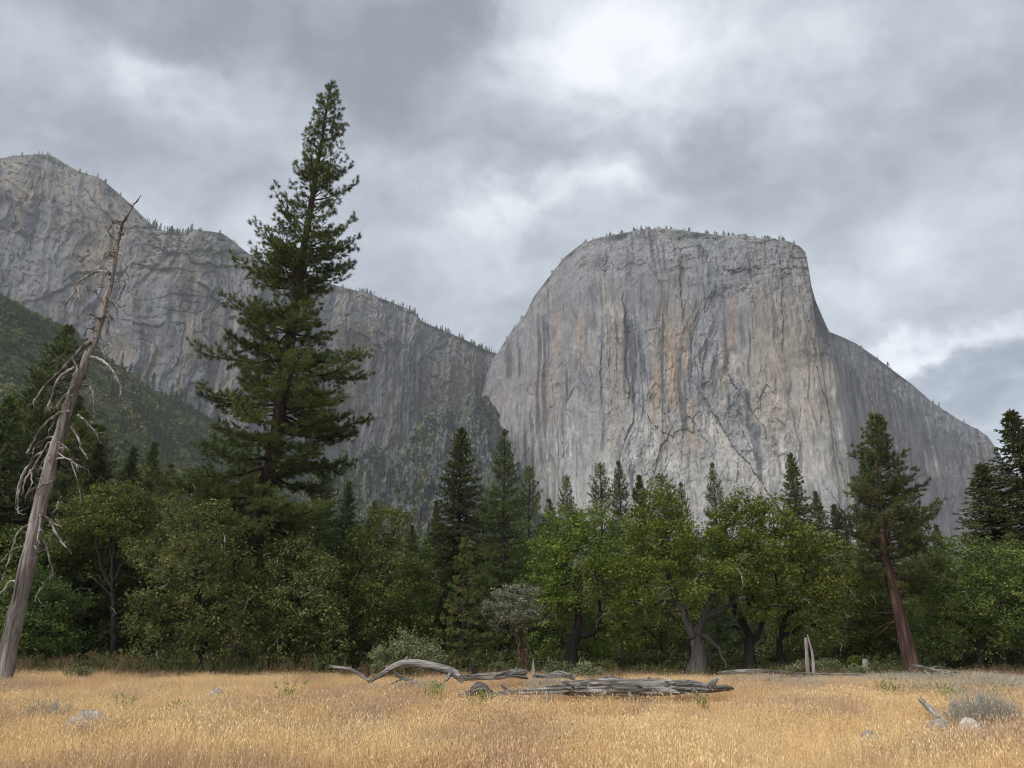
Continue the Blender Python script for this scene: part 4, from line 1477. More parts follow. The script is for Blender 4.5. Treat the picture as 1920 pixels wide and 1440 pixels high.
# shrubs
SHRUBS = [(321, 'large silvery green willow bush behind the arched dead trunk', 766, 44.5, [(740, 1222, 38), (790, 1222, 36), (715, 1238, 26), (765, 1205, 30), (810, 1240, 22), (765, 1240, 38)], 'willow', 230, .42, .10),
          (322, 'round silvery shrub left of the pair near the pointed stump', 1046, 46, [(1040, 1250, 17), (1056, 1252, 14), (1030, 1256, 10)], 'willow', 70, .26, .09),
          (323, 'low leafy shrub right of the pair near the pointed stump', 1102, 44, [(1095, 1258, 16), (1115, 1260, 14), (1082, 1264, 10)], 'willow', 70, .26, .09),
          (324, 'dusky shrub peeking behind the pair near the pointed stump', 1135, 50, [(1132, 1252, 15), (1148, 1255, 11)], 'oak_dull', 60, .28, .09),
          (325, 'grey-green shrub at the foot of the broken upright trunk', 1506, 47, [(1500, 1252, 15), (1520, 1250, 14), (1486, 1257, 9)], 'willow', 70, .26, .09),
          (326, 'second grey-green shrub just right of the broken upright trunk', 1552, 49, [(1545, 1250, 16), (1565, 1252, 14), (1578, 1256, 9)], 'willow', 70, .26, .09),
          (327, 'pale shrub standing forward between broken trunk and red-barked pine', 1612, 45, [(1605, 1258, 12), (1622, 1260, 11)], 'willow', 55, .22, .085),
          (328, 'yellowing shrub beside the short grey stump on the right', 1600, 50, [(1598, 1243, 10), (1606, 1236, 7)], 'oak', 36, .22, .09),
          (329, 'lone grey-green shrub in the grass at the left meadow edge', 146, 42, [(140, 1258, 13), (158, 1261, 11)], 'willow', 50, .24, .085),
          (330, 'dark low shrub left of the pale fluted oak trunk', 1262, 51, [(1250, 1254, 14), (1276, 1254, 14)], 'oak_dull', 60, .26, .09),
          (331, 'small green shrub beneath the manzanita, near the pointed stump', 940, 50, [(928, 1252, 12), (948, 1254, 10)], 'willow', 45, .24, .09)]
for sd, lab, bx, Y, lob, ml, nc, cl, lf in SHRUBS:
    c0 = lob[0]
    oak(sd, lab, Y, bx, [([(bx, 1268), (bx + 2, 1262), (bx, c0[1])], .05), ([(bx + 1, 1266), (lob[1][0], lob[1][1])], .04)], lob, .05, name='shrub', cat='shrub',
        mat_leaf=ml, mat_bark='bark_pale', nclump=nc, per=46, clump=cl, leaf=lf, r_tip=.006, up=.2, shell=.3, flat=.8)

# ------------------------------------------------------------------ conifers that can be told apart
conifer('fir_a', 865, 800, 64, 'dense dark cedar, left of the two tall conifers near the centre', name='cedar_tree', sx=1.05)
conifer('pine_a', 948, 806, 61, 'tall green pine, right of the two tall conifers near the centre', name='pine_tree', sx=.85)
conifer('pine_b', 992, 872, 74, 'slimmer pine just right of the two tall central conifers', name='pine_tree', sx=.85)
conifer('young', 872, 1010, 50.5, 'young brownish pine in front of the dense dark cedar', name='pine_tree')
conifer('pine_b', 1062, 890, 78, 'thin crooked pine with sparse tufts against the pale cliff', name='pine_tree', sx=.62)
conifer('pine_b', 1125, 866, 82, 'open-crowned pine, left of the pair below the cliff centre', name='pine_tree', sx=.8, rot=1.0)
conifer('pine_a', 1158, 864, 90, 'shaggy pine, right of the pair below the cliff centre', name='pine_tree', sx=.7)
conifer('fir_b', 1197, 892, 92, 'short dark fir right of the pine pair below the cliff', name='fir_tree', sx=.8)
conifer('pine_a', 1335, 868, 84, 'slender pine between the bright oak crowns against the cliff', name='pine_tree', sx=.6)
conifer('pine_a', 1276, 905, 96, 'scraggly pine top showing behind the bright oak on pale trunk', name='pine_tree', sx=.6)
conifer('fir_a', 1481, 848, 74, 'dense pointed dark fir above the bright oaks on the right', name='fir_tree', sx=.85)
conifer('fir_b', 1528, 922, 84, 'small fir immediately right of the dense pointed fir', name='fir_tree', sx=.8)
conifer('fir_b', 1562, 946, 90, 'lowest of three firs stepping down towards the bare dead tree', name='fir_tree')
conifer('fir_a', 1893, 768, 58, 'tallest dark fir at the right edge', name='fir_tree', sx=1.5)
conifer('fir_a', 1838, 868, 60, 'broad dark fir beside the tallest fir at right edge', name='fir_tree', sx=1.75)
conifer('fir_b', 1955, 850, 60, 'dark fir cut off by the right edge', name='fir_tree', sx=1.6)
conifer('fir_b', 1752, 985, 80, 'small dark fir between red-barked pine and right edge firs', name='fir_tree')
conifer('pine_a', 1618, 855, 60, 'dark pine close behind the left side of the red-barked pine', name='pine_tree', sx=.75)
conifer('pine_b', 1240, 888, 88, 'rounded dark pine rising behind the bright oak on pale trunk', name='pine_tree', sx=1.25)
conifer('pine_a', 128, 612, 68, 'tall pine behind the leaning dead snag', name='pine_tree', sx=1.0)
conifer('fir_a', 20, 740, 62, 'dark fir at the left edge', name='fir_tree', sx=1.15)
conifer('pine_a', 70, 700, 74, 'dark pine between left edge fir and the dead snag', name='pine_tree', sx=1.1)
conifer('pine_a', 192, 800, 80, 'pine just right of the dead snag trunk', name='pine_tree', sx=1.1)
conifer('fir_b', 286, 830, 86, 'narrow fir against the green hillside left of the tall pine', name='fir_tree', sx=.9)
conifer('pine_a', 235, 880, 72, 'shorter pine above the black forked trunk', name='pine_tree', sx=1.1)
conifer('pine_a', 610, 860, 66, 'dark pine behind the lower right of the tall pine', name='pine_tree', sx=1.1)
conifer('fir_b', 700, 940, 84, 'pale hazy fir right of the tall pine', name='fir_tree', sx=.9)
conifer('fir_b', 820, 940, 86, 'short fir left of the dense dark cedar', name='fir_tree', sx=.8)
conifer('pine_a', 906, 930, 72, 'dark pine in the gap between the two tall central conifers', name='pine_tree', sx=.9)
conifer('pine_a', 1028, 935, 80, 'low pine right of the slimmer central pine', name='pine_tree', sx=.9)
conifer('pine_a', 420, 900, 68, 'pine behind the broad dull oak, left of tall pine trunk', name='pine_tree', sx=1.1)
conifer('young', 560, 985, 52, 'young pine with drooping boughs just right of tall pine trunk', name='pine_tree', sx=1.1)
conifer('pine_a', 1700, 955, 76, 'pine close behind the right side of the red-barked pine', name='pine_tree', sx=1.1)
conifer('pine_b', 1895, 1000, 55, 'brown-tinged pine bough tree before the tallest right edge fir', name='pine_tree', sx=1.5)

conifer('pine_a', 158, 770, 64, 'bushy green pine directly behind the upper trunk of the dead snag', name='pine_tree', sx=.95)
conifer('fir_a', 252, 835, 67, 'dark fir above the left side of the broad dull oak', name='fir_tree', sx=.9)
conifer('pine_a', 322, 868, 70, 'dark pine rising over the crown of the broad dull oak', name='pine_tree', sx=.9)
conifer('pine_b', 375, 905, 66, 'thin pine between the broad dull oak and the tall pine boughs', name='pine_tree', sx=1.0)
conifer('fir_a', 655, 900, 70, 'pointed fir just right of the lower tall pine boughs', name='fir_tree', sx=.9)
conifer('fir_b', 772, 985, 72, 'small fir above the silvery bush, left of the dark cedar', name='fir_tree', sx=.9)


# a bare dead tree against the cliff foot
def bare_tree():
    rng = np.random.default_rng(55)
    Y = 76.0
    tr, br = Geo(), Geo()
    o = np.array((P(1590, 1000, Y)[0], Y, 0))
    path = smooth_path([P(1590, 1262, Y), P(1592, 1100, Y), P(1588, 1000, Y), P(1583, 960, Y)], 14) - o
    path[0, 2] = -.1
    tube(tr, path, np.linspace(.22, .07, 14), 8, .05, rng)
    A, B, R1, R2 = [], [], [], []
    for k in range(16):
        i = rng.integers(6, 14)
        p = path[i].copy()
        d = unit(np.array([rng.normal(-.3, .9), rng.normal(0, .6), rng.uniform(.2, 1.0)]))
        r = .05
        for q in range(6):
            e = p + d * rng.uniform(.35, .75)
            A.append(p); B.append(e); R1.append(r); R2.append(r * .75)
            for _ in range(2):
                s = unit(d + rng.normal(0, .7, 3))
                A.append(e); B.append(e + s * rng.uniform(.3, .8)); R1.append(r * .5); R2.append(.01)
            p, d, r = e, unit(d + rng.normal(0, .3, 3)), r * .75
    prisms(br, A, B, R1, R2, 4)
    e = put('bare_tree', None, label='leafless dead tree against the pale cliff left of the red-barked pine', cat='tree', loc=tuple(o))
    join(tr, br)
    put('trunk', tr.mesh('bare_trunk', M['bark_dark'], True), e)


bare_tree()


# ------------------------------------------------------------------ the wood behind: copies
def forest():
    rng = np.random.default_rng(77)
    sky_x = [-200, 0, 60, 130, 200, 260, 330, 420, 500, 620, 700, 780, 850, 950, 1020, 1100, 1200, 1300, 1400, 1500, 1560, 1620, 1700, 1760, 1800, 1880, 2150]
    sky_y = [760, 790, 770, 720, 830, 890, 940, 960, 960, 950, 985, 1010, 990, 960, 985, 995, 985, 985, 980, 985, 1000, 985, 1000, 1040, 1000, 960, 960]
    n = 0
    for row, (Y0, Y1, cnt) in enumerate([(60, 66, 26), (68, 78, 30), (80, 100, 34), (102, 135, 34)]):
        for i in range(cnt):
            px = -130 + (2180 * (i + rng.uniform(.1, .9)) / cnt)
            Y = rng.uniform(Y0, Y1)
            lim = np.interp(px, sky_x, sky_y)
            py = lim + rng.uniform(0, 70 if row else 130)
            top = P(px, py, Y)
            hgt = top[2]
            g = ground_at(px, Y)
            x = top[0]
            if row < 2 and rng.random() < .45:
                o, ms = OAKS[[1, 3, 8, 9, 10][rng.integers(5)]]
                zmax = 9.5
                s = min(1.4, max(.7, hgt / zmax * .8))
                place_tree('forest_oak', ms[:3], (x, Y, g[2] - .05), 'shaded leafy tree in the dim wood behind the front row', 'tree', 'leafy trees deep in the wood', s, rng.uniform(0, 6.28))
            else:
                k = ['pine_a', 'fir_a', 'fir_b', 'pine_b'][rng.integers(4)] if row < 3 else ['fir_a', 'fir_b', 'pine_a'][rng.integers(3)]
                H0, ms = KIND[k]
                place_tree('forest_conifer', ms, (x, Y, g[2] - .05), 'shaded conifer in the dim wood behind the front row', 'tree', 'conifers deep in the wood', hgt / H0, rng.uniform(0, 6.28), rng.uniform(.75, 1.5))
            n += 1


forest()


# ------------------------------------------------------------------ far conifers on the hillside and trees along the rims
def rim_trees():
    rng = np.random.default_rng(88)
    H0, ms = KIND['rim']

    def small(name, ms_, H0_, p, h, label, group, sx=1.0):
        e = place_tree(name, (ms_[0], None, ms_[2]), p, label, 'tree', group, h / H0_, rng.uniform(0, 6.28), sx)
        return e
    TX, Yr, Zr = CAP
    for px0, px1, n in [(1135, 1180, 14), (1185, 1215, 16), (1215, 1250, 10), (1250, 1330, 12), (1330, 1400, 12), (1400, 1500, 16), (935, 990, 5), (1020, 1120, 6), (1600, 1860, 10)]:
        for px in rng.uniform(px0, px1, n):
            tx = tanpt(px, np.interp(px, [p[0] for p in CAP_SKY], [p[1] for p in CAP_SKY]))[0]
            y, z = np.interp(tx, TX, Yr), np.interp(tx, TX, Zr)
            small('rim_tree', ms, H0, (tx * (y + 4), y + 4, z - 1.5), rng.uniform(5, 15) * (1.35 if px0 == 1180 else 1), 'tiny tree on the rim of the great rounded cliff', 'trees on the rounded cliff rim', rng.uniform(.8, 1.5))
    TX, Yr, Zr = WALL[:3]
    for px0, px1, n, hs in [(-20, 110, 14, 1.0), (120, 200, 10, 1.1), (200, 285, 5, .9), (285, 360, 34, 1.7), (360, 450, 12, 1.0), (640, 790, 40, 1.15), (790, 905, 34, 1.2), (895, 935, 22, 1.3)]:
        for px in rng.uniform(px0, px1, n):
            tx = tanpt(px, np.interp(px, [p[0] for p in WALL_SKY], [p[1] for p in WALL_SKY]))[0]
            y, z = np.interp(tx, TX, Yr), np.interp(tx, TX, Zr)
            k = 'far' if rng.random() < .6 else 'rim'
            dz = rng.uniform(0, 12)
            small('rim_tree', KIND[k][1], KIND[k][0], (tx * (y + 2 - dz), y + 2 - dz, z - 2 - dz * .9), rng.uniform(8, 17) * hs, 'tiny dark tree on the rim of the long left wall', 'trees on the left wall rim', rng.uniform(.9, 1.3))
    # trees on the sloping bench of the left wall
    # conifers along the upper edge and in the fold of the green hillside
    px_h, py_h = to_pix(HX / HY, (HZ - CZ) / HY)
    nv = len(HV)
    for px0, px1, n, v0, v1, hh in [(190, 420, 80, .62, .99, 27), (420, 700, 26, .45, .95, 22), (680, 935, 40, .40, .98, 17), (0, 200, 10, .3, .8, 14), (250, 420, 24, .35, .7, 20)]:
        for px in rng.uniform(px0, px1, n):
            v = rng.uniform(v0, v1)
            iv = int(v * (nv - 1))
            ic = int(np.abs(px_h[:, iv] - px).argmin())
            small('hillside_conifer', KIND['far'][1], KIND['far'][0], (HX[ic, iv], HY[ic, iv], HZ[ic, iv] - 1), rng.uniform(.6, 1.3) * hh, 'far small conifer on the slope below the granite walls', 'conifers on the far slope', rng.uniform(.9, 1.4))


rim_trees()


# ------------------------------------------------------------------ the leaning dead snag
def dead_snag():
    rng = np.random.default_rng(12)
    Y = 38.0
    line = [(6, 1275, 0), (20, 1200, 0), (62, 1010, 0), (92, 880, -.1), (118, 790, 0), (150, 700, 0), (178, 630, .1), (198, 560, 0), (213, 490, 0), (222, 440, .1), (238, 400, 0), (264, 366, .1)]
    rpx = [20.5, 19.5, 17.5, 15.5, 13.5, 11.5, 10, 8, 6, 4.6, 3.4, 1.0]
    o = np.array((P(6, 1275, Y)[0], Y, 0.0))
    pts = [P(a, b, Y + c) - o for a, b, c in line]
    pts[0][2] = -.1
    path = smooth_path(pts, 70)
    path[4:-1] += np.cumsum(rng.normal(0, .012, (65, 3)), 0) * .5 + rng.normal(0, .018, (65, 3))
    rad = np.interp(np.linspace(0, 1, 70), np.linspace(0, 1, len(rpx)), rpx) / F * Y * .71
    tr = Geo()
    tube(tr, path, rad * (1 + .05 * np.sin(np.arange(70) * 1.9)), 18, .075, rng)
    A, B, R1, R2 = [], [], [], []
    for k in range(90):                                             # snapped stubs
        i = int(rng.uniform(12, 68))
        d = unit(np.array([rng.normal(0, 1), rng.normal(-.4, .8), rng.normal(-.1, .5)]))
        ln = rng.uniform(.06, .42) * (1.2 if i > 35 else .8)
        m = path[i] + d * (rad[i] * .9 + ln * .5)
        A += [path[i], m]; B += [m, m + unit(d + rng.normal(0, .5, 3)) * ln * .5]; R1 += [.030, .022]; R2 += [.022, .008]
    prisms(tr, A, B, R1, R2, 5)
    e = put('dead_snag', None, label='tall barkless dead snag leaning right at the far left', cat='dead tree', loc=tuple(o))
    put('trunk', tr.mesh('snag_trunk', M['snag'], True), e)
    # the limbs the photograph shows, as (px, py) runs from the trunk outward, with radius in px
    limbs = [([(206, 513), (190, 508), (170, 514), (150, 526), (144, 532)], 2.6), ([(146, 530), (140, 548), (126, 566), (118, 580)], 1.4), ([(146, 532), (150, 560), (158, 580), (150, 590)], 1.3), ([(146, 530), (160, 535), (166, 545)], 1.2),
             ([(232, 440), (226, 435), (214, 420), (212, 416)], 2.4), ([(220, 450), (206, 440), (203, 430), (210, 424)], 1.4), ([(230, 418), (222, 414), (214, 420)], 1.2),
             ([(214, 480), (205, 470), (196, 478), (190, 486)], 1.5), ([(222, 488), (232, 500), (240, 520), (236, 525)], 1.4), ([(215, 520), (235, 530), (228, 548), (222, 560), (210, 570)], 1.5),
             ([(205, 560), (220, 570), (232, 584), (236, 582)], 1.2), ([(196, 575), (206, 590), (212, 600)], 1.5), ([(190, 560), (180, 550), (185, 540)], 1.2), ([(188, 600), (176, 592), (158, 586)], 1.5),
             ([(196, 590), (204, 606), (200, 624)], 1.3), ([(178, 612), (164, 616), (158, 630)], 1.4), ([(186, 632), (194, 640), (192, 655)], 2.4),
             ([(170, 640), (150, 656), (128, 680), (110, 698), (94, 712), (90, 720)], 3.2), ([(92, 715), (80, 728), (66, 748), (62, 756)], 1.6), ([(136, 670), (142, 682), (144, 694), (134, 706)], 1.8),
             ([(140, 688), (120, 700), (106, 716), (100, 734), (94, 752), (86, 766)], 2.0), ([(98, 740), (92, 758), (98, 764)], 1.2),
             ([(170, 668), (190, 674), (206, 688), (216, 704), (214, 714)], 2.4), ([(218, 705), (224, 720), (226, 735), (214, 755)], 1.4), ([(192, 650), (206, 645), (208, 656), (196, 668)], 1.6),
             ([(158, 722), (170, 726), (175, 740), (176, 770), (176, 782)], 2.0), ([(140, 722), (124, 740), (110, 758), (100, 768)], 2.6), ([(136, 740), (118, 748), (106, 760)], 1.6),
             ([(132, 770), (110, 776), (90, 790), (70, 812), (58, 838), (50, 850)], 2.2), ([(104, 780), (96, 800), (88, 820), (70, 840)], 1.6), ([(146, 778), (160, 790), (176, 806), (184, 820)], 1.8), ([(134, 800), (144, 818), (150, 838)], 2.4),
             ([(150, 838), (158, 850), (166, 862)], 1.4), ([(120, 840), (96, 842), (74, 850), (60, 862)], 2.0), ([(112, 836), (90, 830), (80, 850), (60, 880), (48, 900), (40, 930)], 1.8),
             ([(62, 862), (44, 890), (36, 920), (32, 950), (36, 962)], 2.2), ([(48, 880), (38, 900), (30, 940)], 1.6), ([(56, 880), (60, 905), (48, 930)], 1.3), ([(100, 900), (84, 908), (70, 915), (58, 922)], 1.6),
             ([(70, 912), (62, 918), (56, 922)], 1.8), ([(108, 920), (114, 930), (118, 938)], 2.0), ([(78, 985), (60, 984), (40, 992), (28, 1010), (22, 1035), (10, 1070), (2, 1090)], 1.8),
             ([(84, 968), (96, 980), (104, 1000), (118, 1018), (126, 1026)], 2.4), ([(96, 980), (110, 985), (108, 975)], 1.2), ([(98, 1000), (90, 1020), (86, 1030)], 1.3), ([(72, 955), (76, 975), (70, 1010)], 2.0),
             ([(82, 1010), (92, 1040), (100, 1070), (92, 1085)], 1.5), ([(40, 1095), (20, 1090), (4, 1108), (-8, 1120)], 1.3), ([(92, 1080), (80, 1100), (66, 1120)], 1.0), ([(130, 860), (142, 890), (152, 940)], 1.0), ([(110, 940), (106, 955), (96, 962)], 1.4)]
    for k in range(14):
        y0 = rng.uniform(470, 1090)
        x0 = np.interp(y0, [q[1] for q in line[::-1]], [q[0] for q in line[::-1]])
        sg = -1 if rng.random() < .6 else 1
        ln = rng.uniform(16, 60) * (1.25 if y0 > 700 else .75)
        run = [(x0, y0)]
        an = rng.uniform(-.5, .7)
        for q in range(4):
            run.append((run[-1][0] + sg * math.cos(an) * ln / 4, run[-1][1] + math.sin(an) * ln / 4))
            an += rng.normal(.25, .30)
        limbs.append((run, rng.uniform(.8, 1.6)))
    for run, r in limbs:
        n = max(6, len(run) * 3)
        dy = rng.normal(0, .5)
        pp = [P(a, b, Y + dy * k / len(run) - .15) - o for k, (a, b) in enumerate(run)]
        q = smooth_path(pp, n)
        q[1:] += rng.normal(0, .020, (n - 1, 3))
        g = Geo()
        rr = (r * 1.0 + .25) / F * Y * np.linspace(1.1, .5, n)
        tube(g, q, rr, 6, .06, rng)
        A, B, R1, R2 = [], [], [], []
        for t in range(2 + n // 3):                                 # short broken twigs
            i = rng.integers(n // 3, n)
            d = unit(unit(q[min(i + 1, n - 1)] - q[i - 1]) + rng.normal(0, .8, 3) + np.array([0, 0, -.35]))
            ln = rng.uniform(.15, .55)
            m = q[i] + d * ln * .5
            en = m + unit(d + rng.normal(0, .5, 3)) * ln * .5
            A += [q[i], m]; B += [m, en]; R1 += [.016, .011]; R2 += [.011, .005]
        prisms(g, A, B, R1, R2, 4)
        put('branch', g.mesh('snag_branch', M['snag_twig'], False), e)


dead_snag()


CLEAR = []
# ------------------------------------------------------------------ dead wood on the meadow
def rough_log(path, rad, rng, sides=28, groove=.10, knots=4, decay=.0):
    """a weathered trunk with long splits; path along x mostly"""
    n = len(path)
    g = Geo()
    t = unit(np.gradient(path, axis=0))
    u = unit(np.cross(t, np.array([0, 0, 1.])))
    v = np.cross(u, t)
    th = np.arange(sides) * 2 * math.pi / sides
    s = np.concatenate([[0], np.cumsum(np.linalg.norm(np.diff(path, axis=0), axis=1))])
    SS, TH = np.meshgrid(s, th, indexing='ij')
    sd = int(rng.integers(1000))
    c, sn = np.cos(TH) * 2.2, np.sin(TH) * 2.2
    nz = fbm(SS * .5 + c * 1.7 + 40, sn * 1.7 + SS * .11 + 40, 4, sd) * 2
    fine = fbm(SS * 1.1 + 30, TH * 6 + 10, 4, sd + 3)
    split = np.minimum(0, ridged(SS * .22 + 9, TH * 2.2 + 5, 3, sd + 7) * -.6 + .2)
    R = rad[:, None] * (1 + groove * nz + groove * .9 * fine + groove * 1.3 * split)
    if decay:
        R = R * (1 - decay * sstep(.1, .5, fbm(SS * .9, c + sn, 3, sd + 11)) * sstep(-.2, .8, np.sin(TH)))
    R = R * (1 + .25 * (np.random.default_rng(sd).random((1, sides)) - .5) * ((SS < .15) | (SS > s[-1] - .15)))
    V = path[:, None, :] + (u[:, None, :] * np.cos(TH)[..., None] + v[:, None, :] * np.sin(TH)[..., None]) * R[..., None]
    V[0] += -t[0] * (rng.uniform(-.12, .22, (sides, 1)))
    V[-1] += t[-1] * (rng.uniform(-.12, .22, (sides, 1)))
    i, j = np.meshgrid(np.arange(n - 1), np.arange(sides), indexing='ij')
    i, j = i.ravel(), j.ravel()
    g.add(V.reshape(-1, 3), np.stack([i * sides + j, i * sides + (j + 1) % sides, (i + 1) * sides + (j + 1) % sides, (i + 1) * sides + j], 1))
    for e in (0, n - 1):
        k = np.arange(sides)
        cen = V[e].mean(0) + t[e] * (.1 if e == 0 else -.1)
        g.add(np.vstack([V[e], cen]), np.stack([k, (k + 1) % sides, np.full(sides, sides)], 1))
    return g


def log_px(name, label, Y, run, rpx, seed, cat='log', mat='log', stubs=(), groove=.10, decay=0.0, sink=.25, n=60, kind=None):
    """run: (px, py of the axis, dY)"""
    rng = np.random.default_rng(seed)
    pts = [P(q[0], q[1], Y + (q[2] if len(q) > 2 else 0)) for q in run]
    o = np.array((pts[0][0], Y, 0.0))
    path = smooth_path([p - o for p in pts], n)
    rad = np.interp(np.linspace(0, 1, n), np.linspace(0, 1, len(rpx)), rpx) / F * Y
    for w in path[::6] + o:
        CLEAR.append((w[0], w[1] - 1.6, 1.6, .42))
    e = put(name, None, label=label, cat=cat, loc=tuple(o))
    put('trunk', rough_log(path, rad, rng, 28, groove, decay=decay).mesh(name, M[mat], False), e)
    for st in stubs:
        g = Geo()
        sp = smooth_path([P(q[0], q[1], Y + (q[2] if len(q) > 2 else -.2)) - o for q in st[0]], 8)
        tube(g, sp, np.linspace(1.1, .45, 8) * st[1] / F * Y, 7, .12, rng)
        put('branch', g.mesh(name + '_branch', M[mat], False), e)
    return e


log_px('fallen_log', 'long thick grey weathered log lying in the grass near the centre', 26.5,
       [(1062, 1290, .3), (1110, 1289, .1), (1160, 1288, 0), (1210, 1289, -.1), (1262, 1290, -.2)], [13, 15, 15, 15, 13], 5, groove=.17, decay=.25,
       stubs=[([(1138, 1296, -.3), (1131, 1304, -.6), (1128, 1312, -.7)], 3), ([(1215, 1277, -.1), (1217, 1270, -.2)], 4), ([(1246, 1284, -.3), (1252, 1278, -.5)], 5), ([(1180, 1300, -.3), (1188, 1310, -.7)], 3)])
log_px('fallen_log', 'pale split end of the big log, tapering to the right', 26.9,
       [(1256, 1288, 0), (1290, 1287, .1), (1325, 1290, .2), (1362, 1291, .3)], [12, 11, 8, 4], 6, groove=.24, decay=.3,
       stubs=[([(1330, 1290), (1338, 1280), (1345, 1272)], 6), ([(1345, 1290), (1362, 1287), (1376, 1292)], 4), ([(1300, 1294), (1310, 1304)], 4)])
log_px('fallen_log', 'thin broken grey trunk lying at the left end of the big log', 26.0,
       [(928, 1301, .2), (965, 1297, .1), (1010, 1296, 0), (1050, 1293, 0), (1072, 1292, .1)], [3, 4.5, 6, 6, 5], 7, groove=.22,
       stubs=[([(955, 1297), (946, 1290), (939, 1284)], 3), ([(1024, 1296, -.3), (1027, 1308, -.7), (1027, 1318, -.8)], 3.4)])
log_px('root_stump', 'knobbly uprooted root lump left of the thin broken trunk', 26.5, [(868, 1304, .2), (885, 1298, 0), (900, 1291, 0), (916, 1300, .1)], [4, 6, 9, 6], 8, 'stump', groove=.4, decay=.3, n=30)
log_px('arched_log', 'grey dead trunk arching out of the grass before the silvery bush', 36.5,
       [(696, 1275, 0), (716, 1264, 0), (738, 1250, 0), (763, 1243, 0), (792, 1246, 0), (822, 1252, 0), (850, 1262, 0), (866, 1274, 0)], [3.5, 4.5, 5.2, 6.2, 6.8, 7, 7.2, 6.2], 9, groove=.09,
       stubs=[([(762, 1240, 0), (763, 1231, 0)], 4), ([(846, 1258, 0), (842, 1268, -.2), (836, 1276, -.3)], 5), ([(728, 1249, .1), (718, 1252, .2), (712, 1256, .2)], 2.2), ([(852, 1262, 0), (862, 1268, -.2), (868, 1278, -.2)], 6)])
log_px('fallen_branch', 'thin grey fallen branch reaching left from the arched trunk', 36.8, [(623, 1250, 0), (645, 1253, 0), (662, 1258, 0), (678, 1267, 0), (690, 1276, 0)], [2.2, 3, 3, 2.8, 2.5], 10, cat='branch', groove=.1, n=30,
       stubs=[([(655, 1255, 0), (659, 1250, 0)], 1.6)])
log_px('fallen_branch', 'short dark forked branch beneath the arched trunk', 35.0, [(744, 1266, 0), (756, 1272, 0), (770, 1277, 0), (782, 1285, 0)], [3, 2.6, 2.4, 1.6], 11, cat='branch', groove=.1, n=24,
       stubs=[([(756, 1272, 0), (742, 1278, -.2), (733, 1283, -.3)], 1.8), ([(768, 1275, 0), (778, 1270, .1)], 1.2)])
log_px('fallen_log', 'low grey log with root plate, right behind the arched trunk', 38.0, [(878, 1270, 0), (905, 1268, 0), (935, 1267, 0), (968, 1263, 0), (984, 1264, 0)], [5, 5.5, 6, 8, 9], 13, groove=.2, decay=.3,
       stubs=[([(925, 1268, -.1), (940, 1262, -.2), (958, 1255, -.2)], 2), ([(962, 1262, 0), (970, 1252, 0)], 3), ([(975, 1263, 0), (988, 1258, 0)], 3)])
log_px('fallen_log', 'dark rotting log pieces behind the big log, beside the pointed stump', 34.0, [(1004, 1268, 0), (1030, 1268, 0), (1048, 1264, 0), (1072, 1270, 0)], [3, 4, 6.5, 4], 14, groove=.35, decay=.4, n=34,
       stubs=[([(1040, 1266, 0), (1046, 1257, 0)], 3), ([(1060, 1267, 0), (1072, 1262, -.1)], 3)])
log_px('fallen_log', 'small grey broken log behind the middle of the big log', 35.0, [(1126, 1276, 0), (1145, 1273, 0), (1170, 1275, 0), (1190, 1277, 0)], [3.5, 4.5, 2.5, 1.5], 15, groove=.3, n=30, stubs=[([(1146, 1272, 0), (1148, 1263, 0)], 3)])
log_px('fallen_log', 'long grey log lying at the foot of the bright oaks', 45.5, [(1352, 1261, 0), (1390, 1259, 0), (1430, 1258, 0), (1478, 1261, 0)], [2.5, 3.6, 3.4, 2.5], 16, groove=.15, n=36)
log_px('fallen_log', 'thin pale log lying in grass before the grey-green shrubs', 41.0, [(1490, 1262, 0), (1550, 1264, 0), (1610, 1265, 0)], [1.3, 1.7, 1.3], 17, groove=.12, n=30)
log_px('fallen_branch', 'grey fallen branch against the foot of the red-barked pine', 46.0, [(1716, 1248, 0), (1735, 1252, 0), (1760, 1258, 0), (1786, 1266, 0)], [2.4, 2.6, 2, 1.2], 18, cat='branch', groove=.12, n=26,
       stubs=[([(1742, 1254, 0), (1756, 1250, .1), (1772, 1252, .1)], 1.8), ([(1756, 1257, 0), (1780, 1259, .2), (1800, 1262, .2)], 2.2)])
log_px('broken_branch', 'short weathered stick poking up from grass at the right', 19.5, [(1732, 1318, 0), (1742, 1328, -.1), (1752, 1337, -.2), (1762, 1346, -.3)], [3.5, 5, 4.5, 3.5], 19, cat='branch', mat='stump', groove=.2, n=18)


def upright(name, label, px, Y, top, w0, w1, lean_px, seed, cat='stump', mat='stump', split=True):
    rng = np.random.default_rng(seed)
    b = G(px, Y)
    o = np.array((b[0], Y, 0.0))
    n = 16
    t = P(px + lean_px, top, Y) - o
    path = np.outer(np.linspace(0, 1, n), t)
    path[0, 2] = -.15
    rad = np.linspace(w0, w1, n) / F * Y
    g = Geo()
    tube(g, path, rad, 12, .10, rng)
    e = put(name, None, label=label, cat=cat, loc=tuple(o))
    put('trunk', g.mesh(name, M[mat], False), e)
    return e, o


